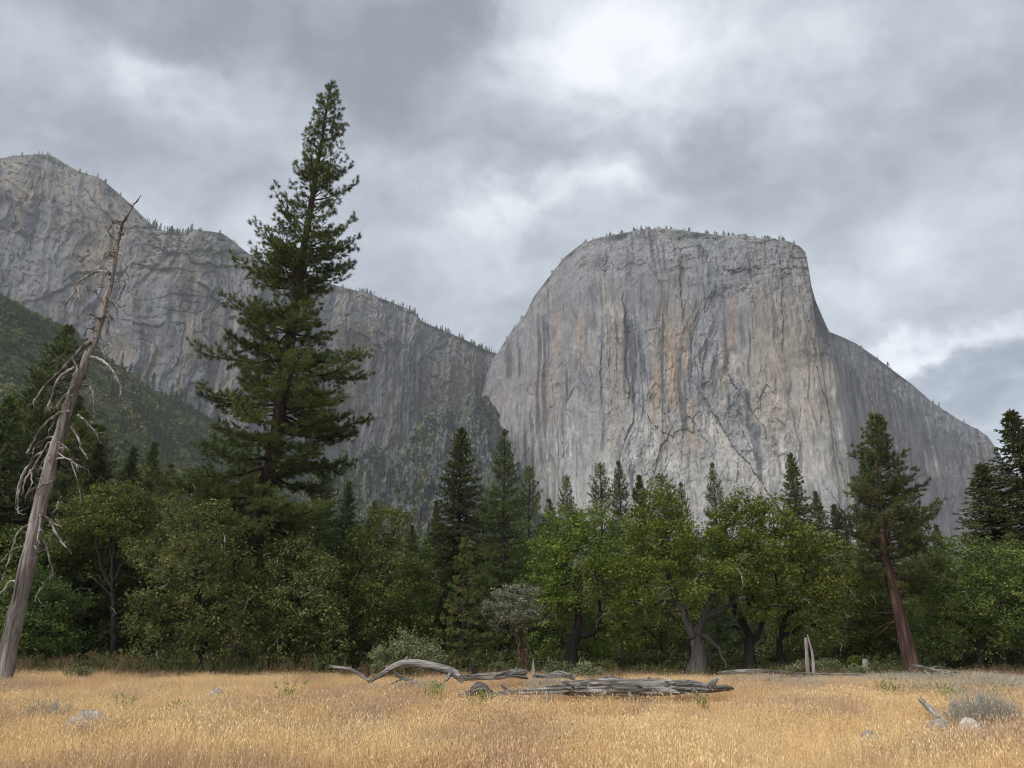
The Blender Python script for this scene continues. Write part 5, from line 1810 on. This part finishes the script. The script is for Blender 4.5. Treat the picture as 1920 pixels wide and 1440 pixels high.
e, o = upright('broken_snag', 'pale grey broken trunk standing upright in two splinters', 1516, 46.5, 1196, 3.4, 2.8, -5, 21, 'dead trunk')
g = Geo()
tube(g, smooth_path([P(1526, 1262, 46.2) - o, P(1523, 1225, 46.2) - o, P(1514, 1190, 46.2) - o], 12), np.linspace(2.8, 1.2, 12) / F * 46, 8, .15, np.random.default_rng(3))
put('splinter', g.mesh('splinter', M['stump'], False), e)
e, o = upright('pointed_stump', 'small grey stump tapering to a sharp point, beside the manzanita', 1001, 43.0, 1237, 6.5, .8, -1, 22)
e, o = upright('broken_stump', 'reddish brown splintered stump left of the silvery bush', 690, 41.0, 1240, 5.0, 1.6, -2, 23, mat='bark_cedar')
e, o = upright('short_stump', 'short pale grey stump among shrubs on the right', 1622, 48.5, 1236, 5.5, 5.0, 0, 24)
e, o = upright('burnt_stump', 'small charred stump behind the low grey log', 889, 43.0, 1248, 5.0, 5.5, -1, 25, mat='bark_dark')


# ------------------------------------------------------------------ rocks
def rock_mat(name, a, b, c, sc=7.0):
    mt, nt, N, L, out = new_mat(name)
    tc = N.new('ShaderNodeTexCoord')
    n = N.new('ShaderNodeTexNoise')
    n.inputs['Scale'].default_value = sc
    n.inputs['Detail'].default_value = 8
    n.inputs['Roughness'].default_value = .7
    L.new(tc.outputs['Object'], n.inputs['Vector'])
    r = ramp_node(N, [(.3, a), (.5, b), (.7, c)])
    L.new(n.outputs['Fac'], r.inputs[0])
    p = N.new('ShaderNodeBsdfPrincipled')
    p.inputs['Roughness'].default_value = .9
    L.new(r.outputs[0], p.inputs['Base Color'])
    bp = N.new('ShaderNodeBump')
    bp.inputs['Strength'].default_value = .8
    bp.inputs['Distance'].default_value = .04
    L.new(n.outputs['Fac'], bp.inputs['Height'])
    L.new(bp.outputs[0], p.inputs['Normal'])
    L.new(p.outputs[0], out.inputs[0])
    return mt


M['rock'] = rock_mat('lichened_granite', (.05, .05, .045), (.20, .19, .175), (.42, .40, .37))
M['rock_white'] = rock_mat('pale_granite', (.26, .245, .22), (.40, .38, .355), (.52, .50, .47))


def rock(label, px, Y, w, d, h, seed, mat='rock', sharp=.25, sink=.3):
    rng = np.random.default_rng(seed)
    nu, nv = 28, 18
    th, ph = np.meshgrid(np.linspace(0, 2 * math.pi, nu, endpoint=False), np.linspace(0, math.pi, nv), indexing='ij')
    D = np.stack([np.sin(ph) * np.cos(th), np.sin(ph) * np.sin(th), np.cos(ph)], -1)
    R = np.ones(th.shape)
    for _ in range(9):                                            # chisel flat facets
        nrm = unit(rng.normal(0, 1, 3) + np.array([0, 0, .3]))
        k = rng.uniform(.62, .95)
        dp = D @ nrm
        R = np.where(dp > 1e-3, np.minimum(R, np.where(dp > 1e-3, k / np.maximum(dp, 1e-3), 9) * sharp + R * (1 - sharp)), R)
    R = R * (1 + .14 * fbm(D[..., 0] * 3 + 9, D[..., 1] * 3 + D[..., 2] * 2.1 + 5, 4, seed))
    V = D * R[..., None] * np.array([w / 2, d / 2, h])
    V[:, 0] = V[:, 0].mean(0)
    V[:, -1] = V[:, -1].mean(0)
    i, j = np.meshgrid(np.arange(nu), np.arange(nv - 1), indexing='ij')
    i, j = i.ravel(), j.ravel()
    q = np.stack([i * nv + j, i * nv + j + 1, ((i + 1) % nu) * nv + j + 1, ((i + 1) % nu) * nv + j], 1)
    g = ground_at(px, Y)
    me = mesh_np('rock', V.reshape(-1, 3), [q], M[mat])
    put('rock', me, label=label, cat='rock', loc=(g[0], Y, g[2] + h * (1 - sink) * .2))
    CLEAR.append((g[0], Y - .75, max(w * .75, .42), .22))


rock('lichen-spotted grey boulder half buried in the grass at the left', 158, 17.2, 1.0, .8, .46, 61, sharp=.9)
rock('smooth white rounded rock beside the grey bush at the right', 1823, 17.4, .46, .42, .30, 62, 'rock_white', .1)
rock('pointed grey rock in the grass below the white rounded rock', 1769, 16.2, .62, .5, .34, 63, 'rock', .9)
rock('small flat grey rock in the grass right of centre foreground', 1636, 15.6, .42, .35, .22, 64, 'rock', .5)
rock('low grey rock barely showing above the grass left of centre', 402, 28.5, .8, .6, .36, 65, 'rock', .6)
rock('tiny pale rock at the right edge of the meadow', 1902, 20.5, .26, .24, .26, 66, 'rock_white', .3)
rock('small buried pale rock in the foreground grass near the centre', 925, 13.2, .34, .3, .14, 67, 'rock_white', .5)


# ------------------------------------------------------------------ scatter helper: points with attributes, instanced by geometry nodes
def scatter(name, pts, rot, scl, hue, variants, kind='stuff', label=None, cat=None):
    coll = bpy.data.collections.new(name + '_kinds')
    for k, me in enumerate(variants):
        coll.objects.link(bpy.data.objects.new('%s_kind' % name, me))
    me = bpy.data.meshes.new(name)
    me.vertices.add(len(pts))
    me.vertices.foreach_set('co', np.ascontiguousarray(pts, dtype=np.float32).ravel())
    for nm, tp, arr, fld in (('rot', 'FLOAT_VECTOR', rot, 'vector'), ('scl', 'FLOAT_VECTOR', scl, 'vector'), ('hue', 'FLOAT', hue, 'value')):
        at = me.attributes.new(nm, tp, 'POINT')
        at.data.foreach_set(fld, np.ascontiguousarray(arr, dtype=np.float32).ravel())
    at = me.attributes.new('var', 'INT', 'POINT')
    at.data.foreach_set('value', np.random.default_rng(len(pts)).integers(0, len(variants), len(pts)).astype(np.int32))
    o = put(name, me, kind=kind, label=label, cat=cat)
    ng = bpy.data.node_groups.new(name, 'GeometryNodeTree')
    ng.interface.new_socket('Geometry', in_out='INPUT', socket_type='NodeSocketGeometry')
    ng.interface.new_socket('Geometry', in_out='OUTPUT', socket_type='NodeSocketGeometry')
    N, L = ng.nodes, ng.links
    gi, go = N.new('NodeGroupInput'), N.new('NodeGroupOutput')
    iop = N.new('GeometryNodeInstanceOnPoints')
    ci = N.new('GeometryNodeCollectionInfo')
    ci.inputs['Collection'].default_value = coll
    ci.inputs['Separate Children'].default_value = True
    ci.inputs['Reset Children'].default_value = True
    iop.inputs['Pick Instance'].default_value = True

    def attr(nm, tp):
        a = N.new('GeometryNodeInputNamedAttribute')
        a.data_type = tp
        a.inputs['Name'].default_value = nm
        return a.outputs['Attribute']
    L.new(gi.outputs[0], iop.inputs['Points'])
    L.new(ci.outputs[0], iop.inputs['Instance'])
    L.new(attr('var', 'INT'), iop.inputs['Instance Index'])
    L.new(attr('rot', 'FLOAT_VECTOR'), iop.inputs['Rotation'])
    L.new(attr('scl', 'FLOAT_VECTOR'), iop.inputs['Scale'])
    L.new(iop.outputs[0], go.inputs[0])
    md = o.modifiers.new('scatter', 'NODES')
    md.node_group = ng
    return o


def grass_mat(name, ramps, trans=.3):
    """ramps: (hue position, dark, light); hue comes with each clump, tint with each stalk"""
    mt, nt, N, L, out = new_mat(name)
    hu = N.new('ShaderNodeAttribute')
    hu.attribute_type = 'INSTANCER'
    hu.attribute_name = 'hue'
    ti = N.new('ShaderNodeAttribute')
    ti.attribute_name = 'tint'
    rd = ramp_node(N, [(p, d) for p, d, l in ramps])
    rl = ramp_node(N, [(p, l) for p, d, l in ramps])
    L.new(hu.outputs['Fac'], rd.inputs[0])
    L.new(hu.outputs['Fac'], rl.inputs[0])
    mx = N.new('ShaderNodeMix')
    mx.data_type = 'RGBA'
    L.new(ti.outputs['Fac'], mx.inputs['Factor'])
    L.new(rd.outputs[0], mx.inputs[6])
    L.new(rl.outputs[0], mx.inputs[7])
    df = N.new('ShaderNodeBsdfDiffuse')
    L.new(mx.outputs[2], df.inputs[0])
    tr = N.new('ShaderNodeBsdfTranslucent')
    L.new(mx.outputs[2], tr.inputs[0])
    ms = N.new('ShaderNodeMixShader')
    ms.inputs[0].default_value = trans
    L.new(df.outputs[0], ms.inputs[1])
    L.new(tr.outputs[0], ms.inputs[2])
    L.new(ms.outputs[0], out.inputs[0])
    return mt


def grass_tuft(seed, mat, n=44, h=.46, spread=.20, w=.0042, heads=.6, lean=.28):
    rng = np.random.default_rng(seed)
    g = Geo()
    b = np.zeros((n, 3))
    b[:, :2] = rng.normal(0, spread, (n, 2))
    hh = h * rng.uniform(.45, 1.15, n)
    d = np.stack([rng.normal(0, lean, n), rng.normal(0, lean, n), np.ones(n)], 1)
    curve = rng.normal(0, .16, (n, 2))
    az = rng.uniform(0, 6.28, n)
    sd = np.stack([np.cos(az), np.sin(az), np.zeros(n)], 1)
    wd = w * rng.uniform(.7, 1.5, n)[:, None]
    m1 = b + d * (hh * .55)[:, None]
    tp = b + d * hh[:, None]
    tp[:, :2] += curve * hh[:, None]
    m1[:, :2] += curve * hh[:, None] * .25
    V = np.stack([b - sd * wd, b + sd * wd, m1 + sd * wd * .8, m1 - sd * wd * .8, tp], 1)
    base = np.arange(n)[:, None] * 5
    tint = np.clip(rng.normal(.5, .28, n), 0, 1)
    off = g.n
    g.add(V.reshape(-1, 3), base + np.array([[0, 1, 2, 3]]), np.repeat(tint, 5))
    g.p.setdefault(3, []).append(base + np.array([[3, 2, 4]]) + off)
    k = rng.random(n) < heads                                        # seed heads
    c = tp[k]
    dd = unit(tp[k] - m1[k])
    s2 = unit(np.cross(dd, rng.normal(0, 1, c.shape)))
    L_ = rng.uniform(.02, .055, len(c))[:, None]
    W_ = L_ * .10 + .0022
    V = np.stack([c - dd * L_ * .4, c + s2 * W_, c + dd * L_ * .7, c - s2 * W_], 1)
    g.add(V.reshape(-1, 3), np.arange(len(c) * 4).reshape(-1, 4), np.repeat(np.clip(rng.normal(.55, .35, len(c)), 0, 1), 4))
    return g.mesh('grass_clump', mat)


def build_grass():
    rng = np.random.default_rng(500)
    mat = grass_mat('dry_grass', [(0.0, (.52, .350, .165), (.90, .70, .39)), (.30, (.47, .300, .145), (.82, .61, .335)), (.6, (.32, .185, .100), (.62, .415, .25)), (.8, (.34, .265, .195), (.66, .56, .43)), (1.0, (.30, .275, .225), (.55, .51, .42))], .3)
    vs = [grass_tuft(600 + k, mat, n, h, sp, w, hd, ln) for k, (n, h, sp, w, hd, ln) in enumerate([(64, .30, .20, .0030, .6, .26), (56, .37, .20, .0028, .8, .20), (70, .25, .22, .0034, .3, .36), (40, .44, .17, .0026, .9, .18), (64, .28, .24, .0030, .5, .46), (50, .22, .24, .0036, .2, .6)])]
    ys, xs = [], []
    y = 7.5
    while y < 56:
        dens = np.interp(y, [7, 14, 25, 40, 56], [46, 46, 34, 24, 18])
        step = .25
        half = .74 * y + 3.5
        n = int(2 * half * step * dens)
        ys.append(rng.uniform(y, y + step, n))
        xs.append(rng.uniform(-half, half, n))
        y += step
    x, y = np.concatenate(xs), np.concatenate(ys)
    keep = y < forest_edge(x) + rng.normal(0, 1.2, len(x))
    bare = fbm(x / 2.6, y / 4.5, 4, 15)
    keep &= rng.random(len(x)) < np.interp(bare, [-.5, -.25, -.06], [.12, .42, 1.0])
    x, y, bare = x[keep], y[keep], bare[keep]
    z = gz(x, y)
    red = fbm(x / 5.0, y / 8.0, 4, 21)
    px = 960 + x / y * F * 1.02
    hue = .22 + 1.25 * red + .10 * sstep(700, 1500, px) + rng.normal(0, .10, len(x))
    hue = np.clip(hue + .25 * fbm(x / 1.1, y / 1.8, 3, 35), 0, .7)
    pale = fbm(x / 1.6, y / 2.2, 3, 31)
    hue = np.where((pale > .22) & (rng.random(len(x)) < .65), rng.uniform(.55, .82, len(x)), hue)
    edge = sstep(36, 48, y) * sstep(1120, 1500, px)                 # greyer growth towards the right back
    hue = np.where(rng.random(len(x)) < edge * .75, rng.uniform(.78, 1.0, len(x)), hue)
    s = rng.uniform(.6, 1.2, len(x)) * np.interp(fbm(x / 2.2, y / 3.3, 4, 41), [-.45, 0, .45], [.5, .95, 1.3])
    s = s * np.interp(bare, [-.5, -.25], [.55, 1.0])
    for cx, cy, r, k in CLEAR:
        d = np.hypot((x - cx) / r, (y - cy) / (r * 1.3))
        s = s * np.where(d < 1, k + (1 - k) * d ** 2, 1)
    s = s * np.interp(y, [8, 30, 50], [1.0, .95, .85])
    wide = np.interp(y, [8, 20, 35, 56], [1.0, 1.1, 1.3, 1.6])
    scl = np.stack([s * wide, s * wide, s], 1)
    rot = np.stack([rng.normal(0, .10, len(x)), rng.normal(0, .10, len(x)), rng.uniform(0, 6.28, len(x))], 1)
    scatter('dry_grass', np.stack([x, y, z], 1), rot, scl, hue, vs, label='dry golden meadow grass with seed heads covering the foreground', cat='grass')


build_grass()


def build_stalks():
    rng = np.random.default_rng(505)
    mat = grass_mat('wispy_stalks', [(0.0, (.46, .32, .16), (.86, .70, .44)), (.5, (.34, .20, .12), (.66, .46, .29)), (1.0, (.20, .10, .07), (.45, .26, .17))], .3)
    vs = [grass_tuft(650 + k, mat, n, h, sp, .0026, .95, ln) for k, (n, h, sp, ln) in enumerate([(16, .62, .16, .16), (10, .75, .12, .20), (22, .52, .22, .28), (8, .68, .10, .34)])]
    n = 15000
    y = 8 + 44 * rng.random(n) ** .62
    x = rng.uniform(-1, 1, n) * (.74 * y + 3)
    dens = fbm(x / 2.4, y / 4.0, 4, 91)
    k = rng.random(n) < np.interp(dens, [-.3, .05, .3], [.08, .40, 1.0])
    x, y = x[k], y[k]
    s = rng.uniform(.55, .95, len(x))
    for cx, cy, r, kk in CLEAR:
        s = s * np.where(np.hypot((x - cx) / r, (y - cy) / (r * 1.6)) < 1, .30, 1)
    hue = np.clip(.35 + 1.5 * fbm(x / 3.0, y / 5.0, 4, 95) + rng.normal(0, .15, len(x)), 0, 1)
    rot = np.stack([rng.normal(0, .14, len(x)), rng.normal(0, .14, len(x)), rng.uniform(0, 6.28, len(x))], 1)
    w = np.interp(y, [8, 20, 35, 56], [.9, 1.0, 1.2, 1.4])
    scatter('wispy_stalks', np.stack([x, y, gz(x, y)], 1), rot, np.stack([s * w, s * w, s], 1), hue, vs, label='taller wispy reddish and straw stalks standing above the meadow grass', cat='grass')


build_stalks()


# ------------------------------------------------------------------ tall weeds at the wood's edge, sage patches, green forbs
def weed_tuft(seed, mat):
    rng = np.random.default_rng(seed)
    g = Geo()
    A, B, R1, R2, T = [], [], [], [], []
    for k in range(7):
        p = np.array([rng.normal(0, .15), rng.normal(0, .15), 0])
        d = unit(np.array([rng.normal(0, .22), rng.normal(0, .22), 1]))
        L_ = rng.uniform(.6, 1.1)
        e = p + d * L_
        A.append(p); B.append(e); R1.append(.006); R2.append(.004); T.append(rng.random())
        for q in range(5):
            s = p + d * L_ * rng.uniform(.4, .95)
            f = s + unit(d + rng.normal(0, .45, 3)) * rng.uniform(.1, .3)
            A.append(s); B.append(f); R1.append(.004); R2.append(.003); T.append(rng.random())
    prisms(g, A, B, R1, R2, 3, np.array(T))
    c = np.array(B) + rng.normal(0, .02, (len(B), 3))
    c = np.repeat(c, 3, 0) + rng.normal(0, .035, (len(B) * 3, 3))
    leaf_quads(g, c, .045, rng, .3, .5)
    return g.mesh('weed_clump', mat)


def build_weeds():
    rng = np.random.default_rng(510)
    mat = grass_mat('brown_weeds', [(0, (.045, .055, .022), (.13, .14, .06)), (.5, (.075, .062, .036), (.22, .18, .10)), (1, (.11, .060, .040), (.30, .18, .11))], .15)
    vs = [weed_tuft(700 + k, mat) for k in range(4)]
    n = 2600
    px = rng.uniform(-60, 1980, n)
    Y = rng.uniform(43, 55, n)
    x = (px - 960) / F / 1.066 * Y
    dens = np.where(px < 640, .42, np.where(px < 900, .45, .32))
    k = (rng.random(n) < dens) & (fbm(x / 2.5, Y / 2.5, 3, 61) > -.15)
    x, Y, px = x[k], Y[k], px[k]
    s = rng.uniform(.45, 1.15, len(x)) * np.where(px < 640, 1.15, .75)
    hue = np.clip(.4 + fbm(x / 4, Y / 4, 3, 71) * 1.5 + rng.normal(0, .15, len(x)), 0, 1)
    rot = np.stack([rng.normal(0, .12, len(x)), rng.normal(0, .12, len(x)), rng.uniform(0, 6.28, len(x))], 1)
    scatter('brown_weeds', np.stack([x, Y, gz(x, Y)], 1), rot, np.stack([s, s, s], 1), hue, vs, label='tall brown dry weeds along the shaded edge of the wood', cat='weeds')
    # dim undergrowth below the trees
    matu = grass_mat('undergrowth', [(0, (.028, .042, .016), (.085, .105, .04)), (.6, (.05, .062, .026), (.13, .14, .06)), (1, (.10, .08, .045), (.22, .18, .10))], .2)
    us = []
    for q in range(4):
        r2 = np.random.default_rng(720 + q)
        g = Geo()
        c = unit(r2.normal(0, 1, (260, 3))) * (r2.random((260, 1)) ** .4) * np.array([.75, .75, .55]) + np.array([0, 0, .45])
        leaf_quads(g, c, .13, r2, .4)
        prisms(g, np.zeros((12, 3)), unit(r2.normal(0, 1, (12, 3)) + np.array([0, 0, 1.2])) * .8, .012, .006, 3)
        us.append(g.mesh('undergrowth_clump', matu))
    n = 2300
    px = rng.uniform(-150, 2070, n)
    Y = 50.0 + 60 * rng.random(n) ** 2.2
    x = (px - 960) / F / 1.066 * Y
    k = fbm(x / 5, Y / 5, 3, 81) > -.12
    x, Y = x[k], Y[k]
    s = rng.uniform(.5, 1.9, len(x)) * np.interp(Y, [50, 54], [.55, 1.0])
    rot = np.stack([np.zeros(len(x)), np.zeros(len(x)), rng.uniform(0, 6.28, len(x))], 1)
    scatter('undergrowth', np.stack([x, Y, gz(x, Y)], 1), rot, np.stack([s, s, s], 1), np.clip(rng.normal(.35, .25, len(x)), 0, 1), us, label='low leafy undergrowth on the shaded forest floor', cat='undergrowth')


build_weeds()


def sage(seed, label, px, Y, w, h, n=420, mat='sage', name='sagebrush', twigs=60, upright=1.0, leaf=.05):
    """a spiky low bush of fine upright stems"""
    rng = np.random.default_rng(seed)
    g = Geo()
    az = rng.uniform(0, 6.28, n)
    rr = np.sqrt(rng.random(n))
    base = np.stack([np.cos(az) * rr * w * .38, np.sin(az) * rr * w * .30, np.zeros(n)], 1)
    tip = np.stack([np.cos(az) * rr * w * .55, np.sin(az) * rr * w * .45, h * (1.02 - .45 * rr ** 2) * rng.uniform(.55, 1.1, n)], 1) + rng.normal(0, .06, (n, 3))
    prisms(g, base, tip, .006, .004, 3, np.clip(rng.normal(.35, .2, n), 0, 1))
    c = base[:, None, :] + (tip - base)[:, None, :] * rng.uniform(.35, 1.0, (n, 9, 1)) + rng.normal(0, .025, (n, 9, 3))
    leaf_quads(g, c.reshape(-1, 3), leaf, rng, .2, .3, np.clip(rng.normal(.5, .22, n * 9), 0, 1), np.repeat(unit(tip - base), 9, 0) + rng.normal(0, .35, (n * 9, 3)))
    gd = ground_at(px, Y)
    e = put(name, None, label=label, cat='shrub', loc=(gd[0], Y, gd[2]))
    put('stems', g.mesh(name, M[mat]), e, kind='stuff')


sage(801, 'large wispy grey bush behind the white rounded rock', 1850, 19.2, 1.6, .78, 520)
sage(802, 'grey sagebrush against the left part of the big log', 1035, 30.6, 2.2, .75, 420)
sage(803, 'grey sagebrush patch in the grass under the bright oaks', 1412, 39, 4.2, .62, 520)
sage(804, 'pale low sagebrush clump in front of the grey-green shrubs', 1506, 37, 2.2, .6, 320)
sage(805, 'grey sagebrush mound left of the green weeds on the right', 1745, 30, 3.0, .72, 460)
sage(806, 'wide grey sagebrush band at the back right of the meadow', 1800, 40, 6.5, .72, 800)
sage(807, 'dark grey sagebrush patch nearest the right edge', 1870, 33, 4.2, .72, 560)
sage(808, 'small grey sagebrush tuft beside the green weed on the right', 1808, 26.5, 1.3, .55, 240)
sage(809, 'faint grey sagebrush under the arched trunk', 790, 36, 2.4, .55, 300)
sage(810, 'grey sagebrush strip below the red-barked pine', 1680, 42, 4.6, .6, 520)
sage(811, 'small grey brush patch in the grass at far left', 85, 20, 1.2, .5, 160)


def forb(seed, label, px, Y, w, h, n=26):
    rng = np.random.default_rng(seed)
    g = Geo()
    A, B, C, D = [], [], [], []
    for k in range(n):
        p = np.array([rng.normal(0, w * .18), rng.normal(0, w * .15), 0])
        d = unit(np.array([rng.normal(0, .28), rng.normal(0, .28), 1]))
        L_ = h * rng.uniform(.6, 1.1)
        A.append(p); B.append(p + d * L_)
        for q in range(12):
            t = rng.uniform(.45, 1.0)
            o_ = unit(np.array([rng.normal(), rng.normal(), rng.uniform(.2, 1.2)]))
            C.append(p + d * L_ * t + o_ * .04); D.append(o_)
    prisms(g, A, B, .006, .003, 3, .35)
    leaf_quads(g, np.array(C), .085, rng, .3, .28, None, np.array(D))
    gd = ground_at(px, Y)
    e = put('green_weed', None, label=label, cat='plant', loc=(gd[0], Y, gd[2]))
    put('stems', g.mesh('green_weed', M['forb']), e, kind='stuff')


forb(821, 'fresh green leafy weed in golden grass left of centre', 540, 23.5, .8, .82, 22)
forb(822, 'fresh green weed in the grass left of the thin broken trunk', 806, 27, .9, .72, 22)
forb(823, 'fresh green weed nearest the camera, below the root lump', 898, 21.0, .8, .72, 22)
forb(824, 'bushy green weed patch on the right half of the meadow', 1668, 28, 1.2, .8, 34)
forb(825, 'single bright green weed between sagebrush on the right', 1780, 25, .7, .72, 20)
forb(827, 'small green weed low in the grass at the left foreground', 330, 19.0, .5, .5, 12)
forb(828, 'small green weed in the grass below the right end of the big log', 1320, 22.0, .5, .5, 12)
forb(829, 'tiny green sprout in the grass near the boulder at left', 228, 22.5, .5, .55, 10)
forb(826, 'yellow-green weed near the right edge of the meadow', 1886, 25, .8, .75, 20)


# ------------------------------------------------------------------ scrub on the far slopes
def build_chaparral():
    rng = np.random.default_rng(900)
    mat = grass_mat('chaparral', [(0, (.022, .036, .012), (.066, .094, .030)), (.6, (.068, .090, .027), (.190, .215, .068)), (1, (.11, .11, .048), (.25, .235, .11))], .1)
    vs = []
    for k in range(5):
        r2 = np.random.default_rng(910 + k)
        g = Geo()
        n = 90
        d = unit(r2.normal(0, 1, (n, 3)) + np.array([0, 0, .5]))
        d[:, 2] = np.abs(d[:, 2])
        c = d * (.55 + .45 * r2.random((n, 1))) * np.array([1, 1, .8])
        leaf_quads(g, c, .5, r2, .5, .8)
        vs.append(g.mesh('chaparral_clump', mat))
    TX, n, m = HTX, len(HTX), len(HV)
    N = 42000
    ii = rng.uniform(0, n - 1.01, N * 2)
    vv = rng.uniform(.12, .998, N * 2)
    i0 = ii.astype(int)
    j0 = (vv * (m - 1)).astype(int)
    sc = HSC[i0, j0]
    tx = np.interp(ii, np.arange(n), TX)
    gully = sstep(-.30, -.22, tx)
    patch = fbm(tx * 60, vv * 14, 4, 77)
    k = (rng.random(len(ii)) > sc * 1.15) & (rng.random(len(ii)) < np.where(tx < .05, 1.0, .15)) & (tx > -.95)
    k &= rng.random(len(ii)) < 1 - gully * np.interp(patch, [-.1, .15], [.95, .45])
    ii, vv, i0, j0 = ii[k], vv[k], i0[k], j0[k]
    fi, fj = ii - i0, vv * (m - 1) - j0
    i1, j1 = np.minimum(i0 + 1, n - 1), np.minimum(j0 + 1, m - 1)

    def lerp(A):
        return (A[i0, j0] * (1 - fi) + A[i1, j0] * fi) * (1 - fj) + (A[i0, j1] * (1 - fi) + A[i1, j1] * fi) * fj
    p = np.stack([lerp(HX), lerp(HY), lerp(HZ) - .6], 1)
    s = rng.uniform(.9, 2.0, len(p)) ** 2.2 * 1.35 * np.interp(fbm(p[:, 0] / 40, p[:, 1] / 40, 3, 5), [-.4, .4], [.7, 1.4]) * np.interp(p[:, 1], [300, 1800], [.75, 1.3])
    hue = np.clip(.45 + fbm(p[:, 0] / 60, p[:, 1] / 60, 4, 6) * 1.3 + rng.normal(0, .2, len(p)) - .5 * sstep(1050, 1350, p[:, 1]), 0, 1)
    rot = np.stack([rng.normal(0, .2, len(p)), rng.normal(0, .2, len(p)), rng.uniform(0, 6.28, len(p))], 1)
    scatter('chaparral', p, rot, np.stack([s, s, s * rng.uniform(.8, 1.4, len(p))], 1), hue, vs, label='dense green scrub covering the far hillside below the granite', cat='scrub')
    # bushes clinging to the ledges of the gully wall
    TXw, _, _, Yw, Zw = WALL
    nw, mw = Yw.shape
    q = 5200
    iw = rng.integers(0, nw, q * 6)
    jw = rng.integers(int(.15 * mw), mw - 4, q * 6)
    px, py = to_pix(TXw[iw], (Zw[iw, jw] - CZ) / Yw[iw, jw])
    slope = Yw[iw, np.minimum(jw + 3, mw - 1)] - Yw[iw, jw]
    wgt = .05 + .9 * np.exp(-(((px - 860) / 75) ** 2 + ((py - 740) / 80) ** 2)) + .35 * np.exp(-(((px - 720) / 60) ** 2 + ((py - 850) / 50) ** 2))
    wgt += 1.0 * np.exp(-(((px - 390) / 85) ** 2 + ((py - 470 - (px - 390) * .2) / 14) ** 2)) + .5 * np.exp(-(((px - 310) / 60) ** 2 + ((py - 455) / 18) ** 2))
    wgt *= np.where(slope > 2.0, 1.3, .45)
    k = rng.random(len(iw)) < wgt * .32
    iw, jw = iw[k], jw[k]
    yy = Yw[iw, jw]
    p = np.stack([TXw[iw] * yy, yy + .5, Zw[iw, jw]], 1)
    s = rng.uniform(1.8, 4.6, len(p))
    rot = np.stack([np.zeros(len(p)), np.zeros(len(p)), rng.uniform(0, 6.28, len(p))], 1)
    scatter('ledge_bushes', p, rot, np.stack([s, s, s * 1.3], 1), np.clip(rng.normal(.35, .2, len(p)), 0, 1), vs, label='dark bushes clinging to ledges and gullies of the granite wall', cat='bushes')


build_chaparral()


# ------------------------------------------------------------------ the air
def build_haze():
    x0, x1, y0, y1, z0, z1 = -3200, 3200, -300, 3300, -8, 1500
    V = [(x, y, z) for x in (x0, x1) for y in (y0, y1) for z in (z0, z1)]
    Fc = [(0, 1, 3, 2), (4, 6, 7, 5), (0, 4, 5, 1), (2, 3, 7, 6), (0, 2, 6, 4), (1, 5, 7, 3)]
    mt, nt, N, L, out = new_mat('haze')
    pv = N.new('ShaderNodeVolumePrincipled')
    pv.inputs['Color'].default_value = (.90, .95, 1.0, 1)
    pv.inputs['Density'].default_value = HAZE
    pv.inputs['Anisotropy'].default_value = .1
    L.new(pv.outputs[0], out.inputs['Volume'])
    me = mesh_np('haze', np.array(V, float), [np.array(Fc)], mt)
    put('haze', me, kind='stuff', label='thin pale valley haze between the meadow and the granite walls', cat='haze')


HAZE = 8e-5
build_haze()
